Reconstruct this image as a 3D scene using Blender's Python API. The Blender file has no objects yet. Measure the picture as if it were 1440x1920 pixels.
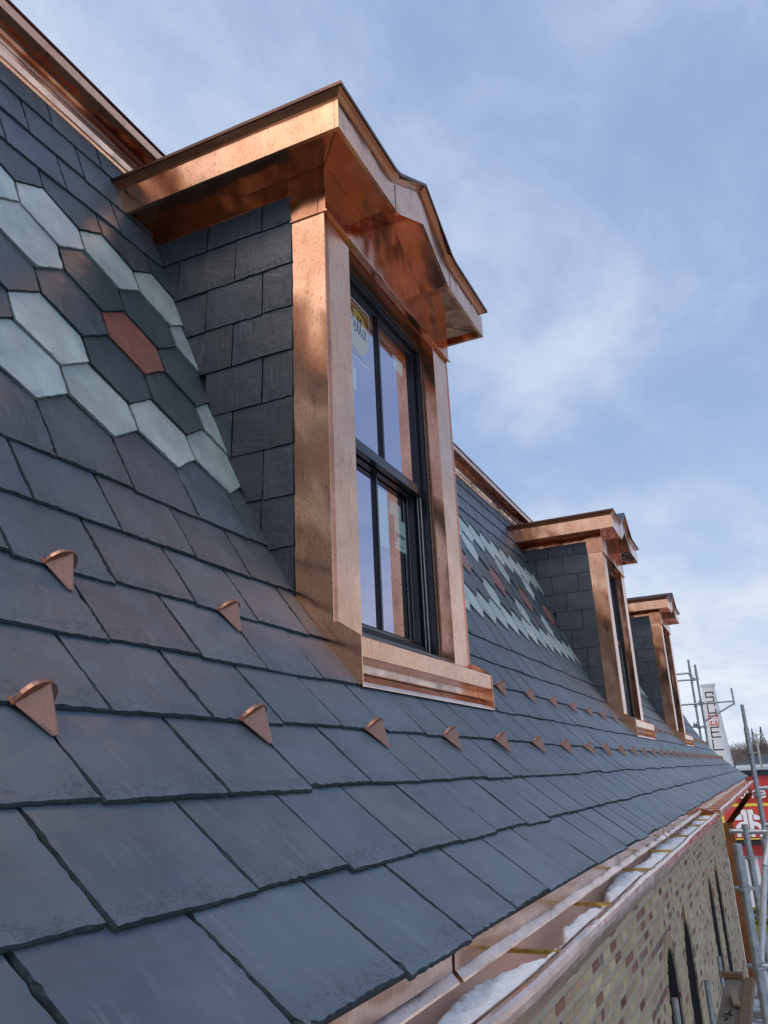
import bpy, bmesh, math, random
from mathutils import Vector, Matrix
random.seed(7)
C = bpy.context.scene
COL = C.collection
U = 0.6            # one working unit in metres
CZ = 8.0           # camera height above the ground (m)

# ------------------------------------------------------------------ camera
cam = bpy.data.objects.new('camera', bpy.data.cameras.new('camera'))
COL.objects.link(cam); C.camera = cam
yaw, pitch, roll = 0.421757361, 0.322807311, -0.0462824970
f = Vector((math.cos(pitch)*math.cos(yaw), math.cos(pitch)*math.sin(yaw), math.sin(pitch)))
r0 = Vector((math.sin(yaw), -math.cos(yaw), 0)); u0 = r0.cross(f)
r = math.cos(roll)*r0 + math.sin(roll)*u0; u = -math.sin(roll)*r0 + math.cos(roll)*u0
M = Matrix((r, u, -f)).transposed().to_4x4(); M.translation = Vector((0, 0, CZ))
cam.matrix_world = M
cam.data.sensor_fit = 'VERTICAL'; cam.data.sensor_height = 36; cam.data.lens = 1497.73/1920*36
cam.data.clip_start = 0.05; cam.data.clip_end = 4000

# ------------------------------------------------------------------ world and sun
SUN_EL, SUN_AZ = math.radians(54), math.radians(-74)     # azimuth clockwise from +Y
SUN = Vector((math.sin(SUN_AZ)*math.cos(SUN_EL), math.cos(SUN_AZ)*math.cos(SUN_EL), math.sin(SUN_EL)))
W = bpy.data.worlds.new('World'); C.world = W; W.use_nodes = True
nt = W.node_tree; N = nt.nodes; L = nt.links
for n in list(N): N.remove(n)
def wn(t, **k):
    n = N.new(t)
    for a, b in k.items(): setattr(n, a, b)
    return n
def wm(op, a, b=None, c=None, clamp=False):
    n = N.new('ShaderNodeMath'); n.operation = op; n.use_clamp = clamp
    for i, v in enumerate((a, b, c)):
        if v is None: continue
        if isinstance(v, (int, float)): n.inputs[i].default_value = v
        else: L.new(v, n.inputs[i])
    return n.outputs[0]
sky = wn('ShaderNodeTexSky', sky_type='NISHITA', sun_disc=False, sun_elevation=SUN_EL, sun_rotation=SUN_AZ, air_density=1.0, dust_density=1.2, ozone_density=2.0)
tc = wn('ShaderNodeTexCoord')
sep = wn('ShaderNodeSeparateXYZ'); L.new(tc.outputs['Generated'], sep.inputs[0])
zz = wm('ADD', wm('MAXIMUM', sep.outputs[2], 0.0), 0.16)
px = wm('DIVIDE', sep.outputs[0], zz); py = wm('DIVIDE', sep.outputs[1], zz)
cmb = wn('ShaderNodeCombineXYZ'); L.new(px, cmb.inputs[0]); L.new(py, cmb.inputs[1])
mp = wn('ShaderNodeMapping'); mp.inputs['Rotation'].default_value = (0, 0, math.radians(-70)); mp.inputs['Scale'].default_value = (0.8, 1.15, 1)
mp.inputs['Location'].default_value = (19.4, 32.98, 0)
L.new(cmb.outputs[0], mp.inputs[0])
def wnoise(scale, det, rough, dist, loc=0.0):
    n = wn('ShaderNodeTexNoise', noise_dimensions='4D'); n.inputs['Scale'].default_value = scale; n.inputs['Detail'].default_value = det
    n.inputs['Roughness'].default_value = rough; n.inputs['Distortion'].default_value = dist; n.inputs['W'].default_value = loc
    L.new(mp.outputs[0], n.inputs['Vector']); return n.outputs[0]
n1 = wnoise(1.15, 7, 0.55, 0.45, 1.3)
n2 = wnoise(3.2, 6, 0.60, 0.4, 5.0)
dens = wm('ADD', wm('MULTIPLY', n1, 0.68), wm('MULTIPLY', n2, 0.32))
mr = wn('ShaderNodeMapRange'); mr.interpolation_type = 'SMOOTHSTEP'
mr.inputs[1].default_value = 0.41; mr.inputs[2].default_value = 0.66; L.new(dens, mr.inputs[0])
# more cloud towards the horizon
hz = wm('SUBTRACT', 1.0, wm('MULTIPLY', wm('MAXIMUM', sep.outputs[2], 0.0), 2.6), clamp=True)
cover = wm('ADD', wm('MULTIPLY', mr.outputs[0], 0.30), wm('ADD', 0.74, wm('MULTIPLY', hz, 0.20)), clamp=True)
br = wm('ADD', wm('MULTIPLY', mr.outputs[0], 0.52), wm('ADD', wm('MULTIPLY', n2, 0.12), wm('MULTIPLY', hz, 0.62)), clamp=True)
# forward scattering: thin cloud glows round the hidden sun
dot = wn('ShaderNodeVectorMath', operation='DOT_PRODUCT'); L.new(tc.outputs['Generated'], dot.inputs[0]); dot.inputs[1].default_value = SUN
glow = wm('POWER', wm('MAXIMUM', dot.outputs['Value'], 0.0), 7.0)
cc = wn('ShaderNodeMix', data_type='RGBA'); L.new(br, cc.inputs[0]); cc.inputs[6].default_value = (0.285, 0.40, 0.64, 1); cc.inputs[7].default_value = (0.68, 0.745, 0.83, 1)
cw = wn('ShaderNodeMix', data_type='RGBA', blend_type='ADD'); cw.inputs[0].default_value = 1
gc = wn('ShaderNodeVectorMath', operation='SCALE'); gc.inputs[0].default_value = (1.20, 0.93, 0.66); L.new(glow, gc.inputs[3])
L.new(cc.outputs[2], cw.inputs[6]); L.new(gc.outputs[0], cw.inputs[7])
sk2 = wn('ShaderNodeVectorMath', operation='MULTIPLY'); L.new(sky.outputs[0], sk2.inputs[0]); sk2.inputs[1].default_value = (1, 1, 1)
b1 = wn('ShaderNodeBackground'); L.new(sky.outputs[0], b1.inputs[0]); b1.inputs[1].default_value = 0.15
b2 = wn('ShaderNodeBackground'); L.new(cw.outputs[2], b2.inputs[0]); b2.inputs[1].default_value = 0.95
ms = wn('ShaderNodeMixShader'); L.new(cover, ms.inputs[0]); L.new(b1.outputs[0], ms.inputs[1]); L.new(b2.outputs[0], ms.inputs[2])
wo = wn('ShaderNodeOutputWorld'); L.new(ms.outputs[0], wo.inputs[0])

sd = bpy.data.lights.new('sun', 'SUN'); sd.energy = 0.5; sd.angle = math.radians(14); sd.color = (1.0, 0.90, 0.78)
so = bpy.data.objects.new('sun', sd); COL.objects.link(so)
so.rotation_euler = SUN.to_track_quat('Z', 'Y').to_euler(); so.location = (0, 0, 30)

C.view_settings.view_transform = 'Standard'; C.view_settings.look = 'None'
C.view_settings.exposure = 0.30; C.view_settings.gamma = 1.0
try: C.view_settings.use_curve_mapping = False
except Exception: pass
C.cycles.max_bounces = 8; C.cycles.glossy_bounces = 6; C.cycles.diffuse_bounces = 3; C.cycles.transparent_max_bounces = 8
C.cycles.sample_clamp_indirect = 6; C.cycles.blur_glossy = 1.5

# ------------------------------------------------------------------ material helpers
def mat(name):
    m = bpy.data.materials.new(name); m.use_nodes = True
    t = m.node_tree; b = t.nodes['Principled BSDF']
    return m, t, b
def nz(t, vec, scale, det=4, rough=0.55, w=None, dist=0.0):
    n = t.nodes.new('ShaderNodeTexNoise'); n.noise_dimensions = '4D' if w is not None else '3D'
    n.inputs['Scale'].default_value = scale; n.inputs['Detail'].default_value = det; n.inputs['Roughness'].default_value = rough; n.inputs['Distortion'].default_value = dist
    if vec is not None: t.links.new(vec, n.inputs['Vector'])
    if w is not None and not isinstance(w, (int, float)): t.links.new(w, n.inputs['W'])
    elif w is not None: n.inputs['W'].default_value = w
    return n.outputs[0]
def mpg(t, vec, sc, loc=(0, 0, 0), rot=(0, 0, 0)):
    n = t.nodes.new('ShaderNodeMapping'); n.inputs['Scale'].default_value = sc; n.inputs['Location'].default_value = loc; n.inputs['Rotation'].default_value = rot
    t.links.new(vec, n.inputs[0]); return n.outputs[0]
def rng(t, v, a, b, c, d, smooth=False):
    n = t.nodes.new('ShaderNodeMapRange'); n.clamp = True
    if smooth: n.interpolation_type = 'SMOOTHSTEP'
    for i, x in zip((1, 2, 3, 4), (a, b, c, d)): n.inputs[i].default_value = x
    t.links.new(v, n.inputs[0]); return n.outputs[0]
def mix(t, fac, a, b, mode='MIX'):
    n = t.nodes.new('ShaderNodeMix'); n.data_type = 'RGBA'; n.blend_type = mode
    for i, v in ((0, fac), (6, a), (7, b)):
        if isinstance(v, (int, float)): n.inputs[i].default_value = v
        elif isinstance(v, tuple): n.inputs[i].default_value = (*v, 1) if len(v) == 3 else v
        else: t.links.new(v, n.inputs[i])
    return n.outputs[2]
def mth(t, op, a, b):
    n = t.nodes.new('ShaderNodeMath'); n.operation = op
    for i, v in enumerate((a, b)):
        if isinstance(v, (int, float)): n.inputs[i].default_value = v
        else: t.links.new(v, n.inputs[i])
    return n.outputs[0]
def bump(t, b, h, strength, dist):
    n = t.nodes.new('ShaderNodeBump'); n.inputs['Strength'].default_value = strength; n.inputs['Distance'].default_value = dist
    t.links.new(h, n.inputs['Height']); t.links.new(n.outputs[0], b.inputs['Normal'])
def tco(t, kind='Object'):
    return t.nodes.new('ShaderNodeTexCoord').outputs[kind]

# slate: per-slate colour in the attribute, fine cleft grain along the slope
def slate_material():
    m, t, b = mat('slate')
    uv = t.nodes.new('ShaderNodeUVMap').outputs[0]
    at = t.nodes.new('ShaderNodeAttribute'); at.attribute_name = 'Col'
    w = mth(t, 'MULTIPLY', at.outputs['Alpha'], 60.0)
    g = nz(t, mpg(t, uv, (14, 3.0, 1), rot=(0, 0, 0.12)), 1.0, 6, 0.6, w)      # long clefts
    c = nz(t, uv, 6.0, 5, 0.6, w)
    fine = nz(t, uv, 140.0, 3, 0.6, w)
    col = mix(t, rng(t, g, 0.3, 0.7, 0, 1), at.outputs['Color'], mix(t, 1.0, at.outputs['Color'], (1.38, 1.34, 1.30), 'MULTIPLY'))
    col = mix(t, rng(t, c, 0.35, 0.60, 0.85, 0.0), col, mix(t, 1.0, at.outputs['Color'], (0.72, 0.74, 0.78), 'MULTIPLY'))
    sc = nz(t, mpg(t, uv, (85, 11, 1), rot=(0, 0, 0.5)), 1.0, 6, 0.7, w)          # pale scratches, dust
    pt = nz(t, uv, 3.5, 3, 0.6, w)
    fac = mth(t, 'MULTIPLY', rng(t, sc, 0.54, 0.74, 0, .8), rng(t, pt, 0.40, 0.64, 0.06, 0.6))
    col = mix(t, fac, col, (0.26, 0.29, 0.32))
    sm = nz(t, mpg(t, uv, (26, 18, 1), rot=(0, 0, 0.3)), 1.0, 8, 0.75, w, 0.6)
    col = mix(t, mth(t, 'MULTIPLY', rng(t, sm, 0.56, 0.76, 0, .7), rng(t, pt, 0.48, 0.70, 0, 1)), col, (0.20, 0.24, 0.28))
    t.links.new(col, b.inputs['Base Color'])
    t.links.new(rng(t, g, 0.2, 0.8, 0.36, 0.52), b.inputs['Roughness'])
    h = mth(t, 'ADD', mth(t, 'MULTIPLY', g, 1.0), mth(t, 'MULTIPLY', fine, 0.12))
    rp = nz(t, mpg(t, uv, (5, 9, 1)), 1.0, 4, 0.6, w, 1.2)
    h = mth(t, 'ADD', h, mth(t, 'MULTIPLY', rng(t, rp, 0.45, 0.6, 0, 1), 0.35))
    su = t.nodes.new('ShaderNodeSeparateXYZ'); t.links.new(uv, su.inputs[0])
    sp_ = nz(t, mpg(t, uv, (34, 50, 1), rot=(0, 0, 0.6)), 1.0, 5, 0.62, w, 0.8)      # spalled flakes near the tail
    tail = rng(t, su.outputs[1], 0.0, 0.040, 1.0, 0.0)
    flake = mth(t, 'MULTIPLY', rng(t, mth(t, 'ADD', sp_, mth(t, 'MULTIPLY', tail, 0.22)), 0.60, 0.64, 0, 1), rng(t, su.outputs[1], 0.03, 0.06, 1, 0.12))
    h = mth(t, 'SUBTRACT', h, mth(t, 'MULTIPLY', flake, 0.8))
    bump(t, b, h, 0.75, 0.0026)
    b.inputs['Specular IOR Level'].default_value = 0.75
    return m
def slate_edge_material():
    m, t, b = mat('slate_edge')
    uv = tco(t)
    g = nz(t, uv, 90, 6, 0.7); at = t.nodes.new('ShaderNodeAttribute'); at.attribute_name = 'Col'
    col = mix(t, rng(t, g, 0.35, 0.7, 0, 1), mix(t, 1.0, at.outputs['Color'], (0.20, 0.23, 0.23), 'MULTIPLY'), mix(t, 1.0, at.outputs['Color'], (0.50, 0.56, 0.54), 'MULTIPLY'))
    t.links.new(col, b.inputs['Base Color']); b.inputs['Roughness'].default_value = 0.75
    bump(t, b, g, 0.9, 0.004); b.inputs['Specular IOR Level'].default_value = 0.3
    return m
def copper_material(name, base=(0.90, 0.50, 0.31), dark=(0.42, 0.18, 0.08), rough=(0.09, 0.22), spots=0.7, scale=1.0, wob=0.3, metal=1.0):
    m, t, b = mat(name)
    o = tco(t)
    b.inputs['Metallic'].default_value = metal
    mot = nz(t, o, 5*scale, 6, 0.6)                                                # broad tarnish
    sp = nz(t, mpg(t, o, (150*scale, 150*scale, 75*scale)), 1.0, 5, 0.68)          # speckle
    st = nz(t, mpg(t, o, (30*scale, 30*scale, 7*scale)), 1.0, 4, 0.6)
    col = mix(t, rng(t, mot, 0.40, 0.75, 0.0, 0.45), base, dark)
    col = mix(t, mth(t, 'MULTIPLY', rng(t, sp, 0.54, 0.66, 0, spots), rng(t, mot, 0.3, 0.62, 0.35, 1)), col, dark)
    col = mix(t, rng(t, st, 0.56, 0.74, 0, spots*0.6), col, tuple(x*0.7 for x in dark))
    fl = nz(t, mpg(t, o, (95*scale, 95*scale, 48*scale), (3, 1, 7)), 1.0, 3, 0.6)
    col = mix(t, rng(t, fl, 0.60, 0.67, 0, spots*0.9), col, tuple(x*0.8 for x in dark))
    t.links.new(col, b.inputs['Base Color'])
    rr = mth(t, 'ADD', rng(t, mot, 0.3, 0.7, rough[0], rough[1]), rng(t, sp, 0.5, 0.7, 0, 0.08))
    t.links.new(rr, b.inputs['Roughness'])
    oil = nz(t, mpg(t, o, (3.4, 3.4, 2.2)), 1.0, 2, 0.4)
    h = mth(t, 'ADD', mth(t, 'MULTIPLY', oil, 1.0), mth(t, 'MULTIPLY', sp, 0.004))
    bump(t, b, h, wob, 0.05)
    return m
def simple(name, col, rough=0.6, metal=0.0, nscale=8, var=0.2, bmp=0.0, bd=0.003, spec=0.5, var2=None):
    m, t, b = mat(name); o = tco(t)
    n = nz(t, o, nscale, 6, 0.6)
    c = mix(t, rng(t, n, 0.3, 0.7, 0, 1), tuple(x*(1-var) for x in col), tuple(min(1, x*(1+var)) for x in col) if var2 is None else var2)
    t.links.new(c, b.inputs['Base Color']); b.inputs['Roughness'].default_value = rough; b.inputs['Metallic'].default_value = metal
    b.inputs['Specular IOR Level'].default_value = spec
    if bmp: bump(t, b, n, bmp, bd)
    return m
def attr_mat(name, rough=0.9, nscale=60, var=(0.75, 1.2), bmp=0.5, bd=0.004):
    m, t, b = mat(name); o = tco(t)
    at = t.nodes.new('ShaderNodeAttribute'); at.attribute_name = 'Col'
    n = nz(t, o, nscale, 6, 0.65)
    c = mix(t, rng(t, n, 0.3, 0.7, 0, 1), mix(t, 1.0, at.outputs['Color'], (var[0],)*3, 'MULTIPLY'), mix(t, 1.0, at.outputs['Color'], (var[1],)*3, 'MULTIPLY'))
    t.links.new(c, b.inputs['Base Color']); b.inputs['Roughness'].default_value = rough
    bump(t, b, n, bmp, bd); b.inputs['Specular IOR Level'].default_value = 0.2
    return m

MS, ME = slate_material(), slate_edge_material()
M_CU = copper_material('copper')
M_CUD = copper_material('copper_shaded', base=(0.66, 0.31, 0.175), dark=(0.36, 0.14, 0.07), rough=(0.10, 0.22), spots=0.25, wob=0.7)  # same copper, dark reflections under the eaves put into the base colour
M_CUG = copper_material('copper_gutter', base=(0.84, 0.60, 0.49), dark=(0.44, 0.28, 0.21), rough=(0.10, 0.24), spots=0.4, wob=0.4)
M_CUT = copper_material('copper_trough', base=(0.95, 0.67, 0.54), dark=(0.90, 0.52, 0.38), rough=(0.42, 0.55), spots=0.15, wob=0.3, metal=0.3)
M_CUB = copper_material('copper_brown', base=(0.42, 0.17, 0.08), dark=(0.20, 0.07, 0.04), rough=(0.25, 0.4), spots=0.5)
M_CUK = copper_material('copper_drip_dark', base=(0.13, 0.065, 0.048), dark=(0.05, 0.025, 0.02), rough=(0.25, 0.4), spots=0.6)
M_CUGD = copper_material('copper_guard', base=(0.38, 0.21, 0.155), dark=(0.20, 0.10, 0.07), rough=(0.34, 0.5), spots=0.4, wob=0.2)
M_BRASS = simple('brass', (0.62, 0.42, 0.10), 0.35, 1.0, 60, 0.35)
M_BLK = simple('black_aluminium', (0.012, 0.014, 0.018), 0.22, 0.0, 20, 0.2)
M_BLKR = simple('black_rubber', (0.008, 0.009, 0.011), 0.5, 0.0, 20, 0.2)
M_VOID = simple('unlit_opening', (0.004, 0.004, 0.005), 0.9, spec=0.1)
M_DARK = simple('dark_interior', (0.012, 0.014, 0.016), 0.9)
M_DECK = simple('roof_sheathing', (0.03, 0.03, 0.03), 0.9)
M_CORD = simple('sash_cord', (0.42, 0.42, 0.40), 0.6, 0.0, 200, 0.3)
M_STEEL = simple('galvanised_steel', (0.30, 0.33, 0.35), 0.42, 0.75, 30, 0.28, 0.15, 0.001)
M_PLY = simple('plywood', (0.27, 0.22, 0.17), 0.8, 0.0, 7, 0.22, 0.2, 0.002)
M_WOOD = simple('pale_timber', (0.42, 0.31, 0.19), 0.75, 0.0, 14, 0.2, 0.2, 0.002)
M_WOODB = simple('brown_timber', (0.24, 0.15, 0.08), 0.75, 0.0, 14, 0.25, 0.2, 0.002)
M_BRICK = attr_mat('brick')
def mortar_material():
    m, t, b = mat('mortar'); o = tco(t)
    n = nz(t, o, 4, 6, 0.6); n2 = nz(t, o, 70, 5, 0.7)
    c = mix(t, rng(t, n, 0.35, 0.65, 0, 1), (0.42, 0.37, 0.28), (0.52, 0.46, 0.35))
    c = mix(t, rng(t, n2, 0.4, 0.7, 0, 0.4), c, (0.22, 0.20, 0.17))
    t.links.new(c, b.inputs['Base Color']); b.inputs['Roughness'].default_value = 0.95
    bump(t, b, n2, 0.8, 0.006); return m
M_MORT = mortar_material()
def snow_material():
    m, t, b = mat('snow'); o = tco(t)
    n = nz(t, o, 55, 6, 0.7); d = nz(t, o, 150, 2, 0.5); n3 = nz(t, o, 12, 4, 0.6)
    c = mix(t, rng(t, d, 0.72, 0.78, 0, 0.7), (0.90, 0.92, 0.95), (0.25, 0.20, 0.16))
    c = mix(t, rng(t, n3, 0.4, 0.7, 0, 0.35), c, (0.80, 0.84, 0.90))
    t.links.new(c, b.inputs['Base Color']); b.inputs['Roughness'].default_value = 0.55
    b.inputs['Subsurface Weight'].default_value = 0.3; b.inputs['Subsurface Radius'].default_value = (0.02, 0.025, 0.03); b.inputs['Subsurface Scale'].default_value = 0.3
    bump(t, b, mth(t, 'ADD', n, n3), 0.8, 0.012); return m
M_SNOW = snow_material()
def glass_material():
    m, t, b = mat('window_glass'); ns = t.nodes
    out = ns['Material Output']; ns.remove(b)
    gl = ns.new('ShaderNodeBsdfGlossy'); gl.inputs['Color'].default_value = (0.86, 0.84, 1.0, 1); gl.inputs['Roughness'].default_value = 0.0
    tr = ns.new('ShaderNodeBsdfTransparent'); tr.inputs['Color'].default_value = (0.55, 0.62, 0.60, 1)
    fr = ns.new('ShaderNodeFresnel'); fr.inputs['IOR'].default_value = 1.6
    f2 = mth(t, 'ADD', fr.outputs[0], 0.46); mx = ns.new('ShaderNodeMixShader')
    o = tco(t); n = nz(t, o, 1.2, 1, 0.4)
    bm_ = ns.new('ShaderNodeBump'); bm_.inputs['Strength'].default_value = 0.12; bm_.inputs['Distance'].default_value = 0.02; t.links.new(n, bm_.inputs['Height']); t.links.new(bm_.outputs[0], gl.inputs['Normal'])
    t.links.new(f2, mx.inputs[0]); t.links.new(tr.outputs[0], mx.inputs[1]); t.links.new(gl.outputs[0], mx.inputs[2]); t.links.new(mx.outputs[0], out.inputs[0])
    return m
M_GLASS = glass_material()
def film(name, col):
    m, t, b = mat(name); ns = t.nodes; out = ns['Material Output']
    b.inputs['Base Color'].default_value = (*col, 1); b.inputs['Roughness'].default_value = .7
    gl = ns.new('ShaderNodeBsdfGlossy'); gl.inputs['Color'].default_value = (0.86, 0.84, 1.0, 1); gl.inputs['Roughness'].default_value = 0.02
    mx = ns.new('ShaderNodeMixShader'); mx.inputs[0].default_value = 0.42
    t.links.new(b.outputs[0], mx.inputs[1]); t.links.new(gl.outputs[0], mx.inputs[2]); t.links.new(mx.outputs[0], out.inputs[0]); return m
F_YEL = film('yellow_film', (.40, .37, .02)); F_WHT = film('white_film', (.55, .58, .58)); F_INK = film('ink_film', (.02, .015, .02)); F_TAPE = film('paper_film', (.40, .55, .50))
M_YEL = simple('yellow_print', (0.42, 0.40, 0.03), 0.6, 0, 3, 0.03)
M_WHT = simple('white_print', (0.70, 0.72, 0.72), 0.6, 0, 3, 0.03)
M_INK = simple('black_print', (0.02, 0.015, 0.015), 0.6, 0, 3, 0.03)
M_TAPE = simple('pale_green_paper', (0.42, 0.55, 0.50), 0.7, 0, 20, 0.08)
M_REDT = simple('red_tape', (0.65, 0.16, 0.14), 0.5, 0, 20, 0.2)

# ------------------------------------------------------------------ mesh helpers (working units -> metres)
def V(x, y, z): return (x*U, y*U, z*U + CZ)
class MB:
    def __init__(s): s.v = []; s.f = []; s.m = []; s.c = []; s.uv = []
    def face(s, idx, mi=0, col=None, uv=None): s.f.append(tuple(idx)); s.m.append(mi); s.c.append(col); s.uv.append(uv)
    def add(s, pts): i = len(s.v); s.v += [V(*p) for p in pts]; return list(range(i, i+len(pts)))
    def box(s, x0, x1, y0, y1, z0, z1, mi=0, col=None):
        i = s.add([(x0,y0,z0),(x1,y0,z0),(x1,y1,z0),(x0,y1,z0),(x0,y0,z1),(x1,y0,z1),(x1,y1,z1),(x0,y1,z1)])
        for q in ((0,3,2,1),(4,5,6,7),(0,1,5,4),(1,2,6,5),(2,3,7,6),(3,0,4,7)): s.face([i[k] for k in q], mi, col)
    def prism(s, poly, fn, a, b, mi=0, col=None, caps=True):
        """poly: 2-D points, fn(p, t) -> 3-D point, extruded from t=a to t=b"""
        A = s.add([fn(p, a) for p in poly]); B = s.add([fn(p, b) for p in poly]); n = len(poly)
        for k in range(n): s.face((A[k], A[(k+1) % n], B[(k+1) % n], B[k]), mi, col)
        if caps: s.face(A[::-1], mi, col); s.face(B, mi, col)
    def tube(s, p, q, rad, n=8, mi=0, caps=True, r2=None):
        P, Q = Vector(p), Vector(q); d = (Q-P).normalized(); a = d.orthogonal().normalized(); b = d.cross(a); r2 = rad if r2 is None else r2
        A = s.add([P + (a*math.cos(2*math.pi*k/n) + b*math.sin(2*math.pi*k/n))*rad for k in range(n)])
        B = s.add([Q + (a*math.cos(2*math.pi*k/n) + b*math.sin(2*math.pi*k/n))*r2 for k in range(n)])
        for k in range(n): s.face((A[k], A[(k+1) % n], B[(k+1) % n], B[k]), mi)
        if caps: s.face(A[::-1], mi); s.face(B, mi)
    def build(s, name, mats, parent=None, smooth=False, bevel=0.0, fixn=True, origin=None):
        me = bpy.data.meshes.new(name); o0 = origin or Vector((0, 0, 0))
        me.from_pydata([tuple(Vector(v)-Vector(o0)) for v in s.v], [], s.f)
        for m in (mats if isinstance(mats, (list, tuple)) else [mats]): me.materials.append(m)
        me.polygons.foreach_set('material_index', s.m)
        if any(c is not None for c in s.c):
            ca = me.color_attributes.new('Col', 'FLOAT_COLOR', 'CORNER'); k = 0; d = []
            for fc, c in zip(s.f, s.c): d += list(c or (1, 1, 1, 1))*len(fc)
            ca.data.foreach_set('color', d)
        if any(c is not None for c in s.uv):
            ul = me.uv_layers.new(name='UVMap'); d = []
            for fc, c in zip(s.f, s.uv): d += [x for p in (c or [(0, 0)]*len(fc)) for x in p]
            ul.data.foreach_set('uv', d)
        me.validate(); me.update()
        if fixn or bevel:
            bm = bmesh.new(); bm.from_mesh(me)
            if fixn: bmesh.ops.recalc_face_normals(bm, faces=bm.faces)
            if bevel:
                es = [e for e in bm.edges if len(e.link_faces) == 2 and e.calc_face_angle(0) > 0.5]
                bmesh.ops.bevel(bm, geom=es, offset=bevel, segments=1, affect='EDGES', clamp_overlap=True)
            bm.to_mesh(me); bm.free()
        if smooth: me.polygons.foreach_set('use_smooth', [True]*len(me.polygons))
        o = bpy.data.objects.new(name, me); COL.objects.link(o); o.location = o0
        if parent is not None:
            o.parent = parent; o.location = Vector(o0) - parent.matrix_world.translation if parent.parent is None and parent.type == 'EMPTY' else Vector(o0)-WP(parent)
        return o
def WP(o):
    p = Vector(o.location)
    while o.parent: o = o.parent; p += Vector(o.location)
    return p
def tag(o, label=None, cat=None, group=None, kind=None):
    if label: o['label'] = label
    if cat: o['category'] = cat
    if group: o['group'] = group
    if kind: o['kind'] = kind
    return o
def thing(name, loc, label, cat, group=None):
    o = bpy.data.objects.new(name, None); COL.objects.link(o); o.location = loc; o.empty_display_size = 0.1
    o.matrix_world = Matrix.Translation(Vector(loc))
    return tag(o, label, cat, group)
def copy_tree(o, parent=None, skip=()):
    c = o.copy(); COL.objects.link(c)
    if parent is not None: c.parent = parent
    for ch in list(o.children):
        if ch.name.split('.')[0] in skip: continue
        copy_tree(ch, c, skip)
    return c

# ------------------------------------------------------------------ roof profile  (y as a function of z, slope flares at the eave)
CO = None
def _fit():
    P = [(.867,-.445),(1.136,-.24),(1.399,-.019),(1.631,.205),(1.85,.456),(2.053,.704),(2.252,.98),(2.392,1.276),(2.502,1.45),(2.617,1.643),(2.699,1.909),(2.827,2.22),(3.062,2.848),(3.17,3.162),(3.325,3.543),(3.59,4.31)]
    import numpy as np
    a = np.array(P); co = np.polyfit(a[:,1], a[:,0], 5)
    z = np.linspace(-.6, 4.6, 2601); y = np.polyval(co, z)
    S = np.concatenate([[0], np.cumsum(np.hypot(np.diff(y), np.diff(z)))]); S -= np.interp(-.445, z, S)
    return np, z, y, S
np, _z, _y, _S = _fit()
def at(s):
    z = float(np.interp(s, _S, _z)); return float(np.interp(z, _z, _y)), z
def y_at(z): return float(np.interp(z, _z, _y))

XL, XR = -3.0, 31.0         # roof extent along the eave
PITCH, EXPO, TH = 0.462, 0.3345, 0.0135
X0 = 3.742; DW = 2.208      # first dormer: left side plane, width
DX = [0.0, 9.56, 17.5]      # the three dormers along the roof

# ------------------------------------------------------------------ ground and far setting
def noise_grid(name, x0, x1, y0, y1, nx, ny, zf, material, kind='structure'):
    mb = MB(); ids = []
    for j in range(ny+1):
        for i in range(nx+1):
            x = x0+(x1-x0)*i/nx; y = y0+(y1-y0)*j/ny
            mb.v.append((x, y, zf(x, y))); ids.append(len(mb.v)-1)
    for j in range(ny):
        for i in range(nx):
            a = j*(nx+1)+i; mb.face((a, a+1, a+nx+2, a+nx+1))
    o = mb.build(name, material, smooth=True); tag(o, kind=kind); return o
from mathutils import noise as mnoise
def ground_material():
    m, t, b = mat('snowy_ground'); o = tco(t)
    n = nz(t, o, 0.25, 6, 0.6); n2 = nz(t, o, 3, 5, 0.6)
    c = mix(t, rng(t, n2, 0.3, 0.7, 0, 1), (0.17, 0.15, 0.13), (0.26, 0.24, 0.21))
    c = mix(t, rng(t, n, 0.38, 0.48, 0, 1), c, (0.74, 0.76, 0.80))
    t.links.new(c, b.inputs['Base Color']); b.inputs['Roughness'].default_value = 0.9; bump(t, b, n2, 0.5, 0.05); return m
M_GROUND = ground_material()
g = noise_grid('ground', -800, 2500, -1500, 1500, 60, 60, lambda x, y: 0.0, M_GROUND)
tag(g, 'flat ground with patches of old snow around the buildings', 'ground')
M_HILL = simple('far_hill', (0.13, 0.115, 0.12), 0.95, 0, 0.02, 0.25)
h = noise_grid('hill', 480, 900, -350, 450, 20, 60, lambda x, y: -1 + 25*max(0, math.sin(math.pi*(x-480)/420))*(0.8+0.4*mnoise.noise((y*0.006, 3.3, 0))), M_HILL)
tag(h, 'low wooded hill along the horizon', 'hill')

# ------------------------------------------------------------------ main slate roof
roof = thing('slate_roof', V(0, 0.87, -0.45), 'long steep mansard roof of blue grey slates with a band of green and red hexagons', 'roof')
mb = MB()
prof = [at(s) for s in [0.03+0.2*i for i in range(29)]]
prof = [(y+0.012, z-0.004) for y, z in prof]
prof.append((3.70, 4.36)); prof += [(6.2, 4.36), (6.2, -0.50), (1.9, -0.50), (0.94, -0.50)]
mb.prism(prof, lambda p, t: (t, p[0], p[1]), XL-3.5, XR-0.02)
mb.build('roof_sheathing', M_DECK, roof)

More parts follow.
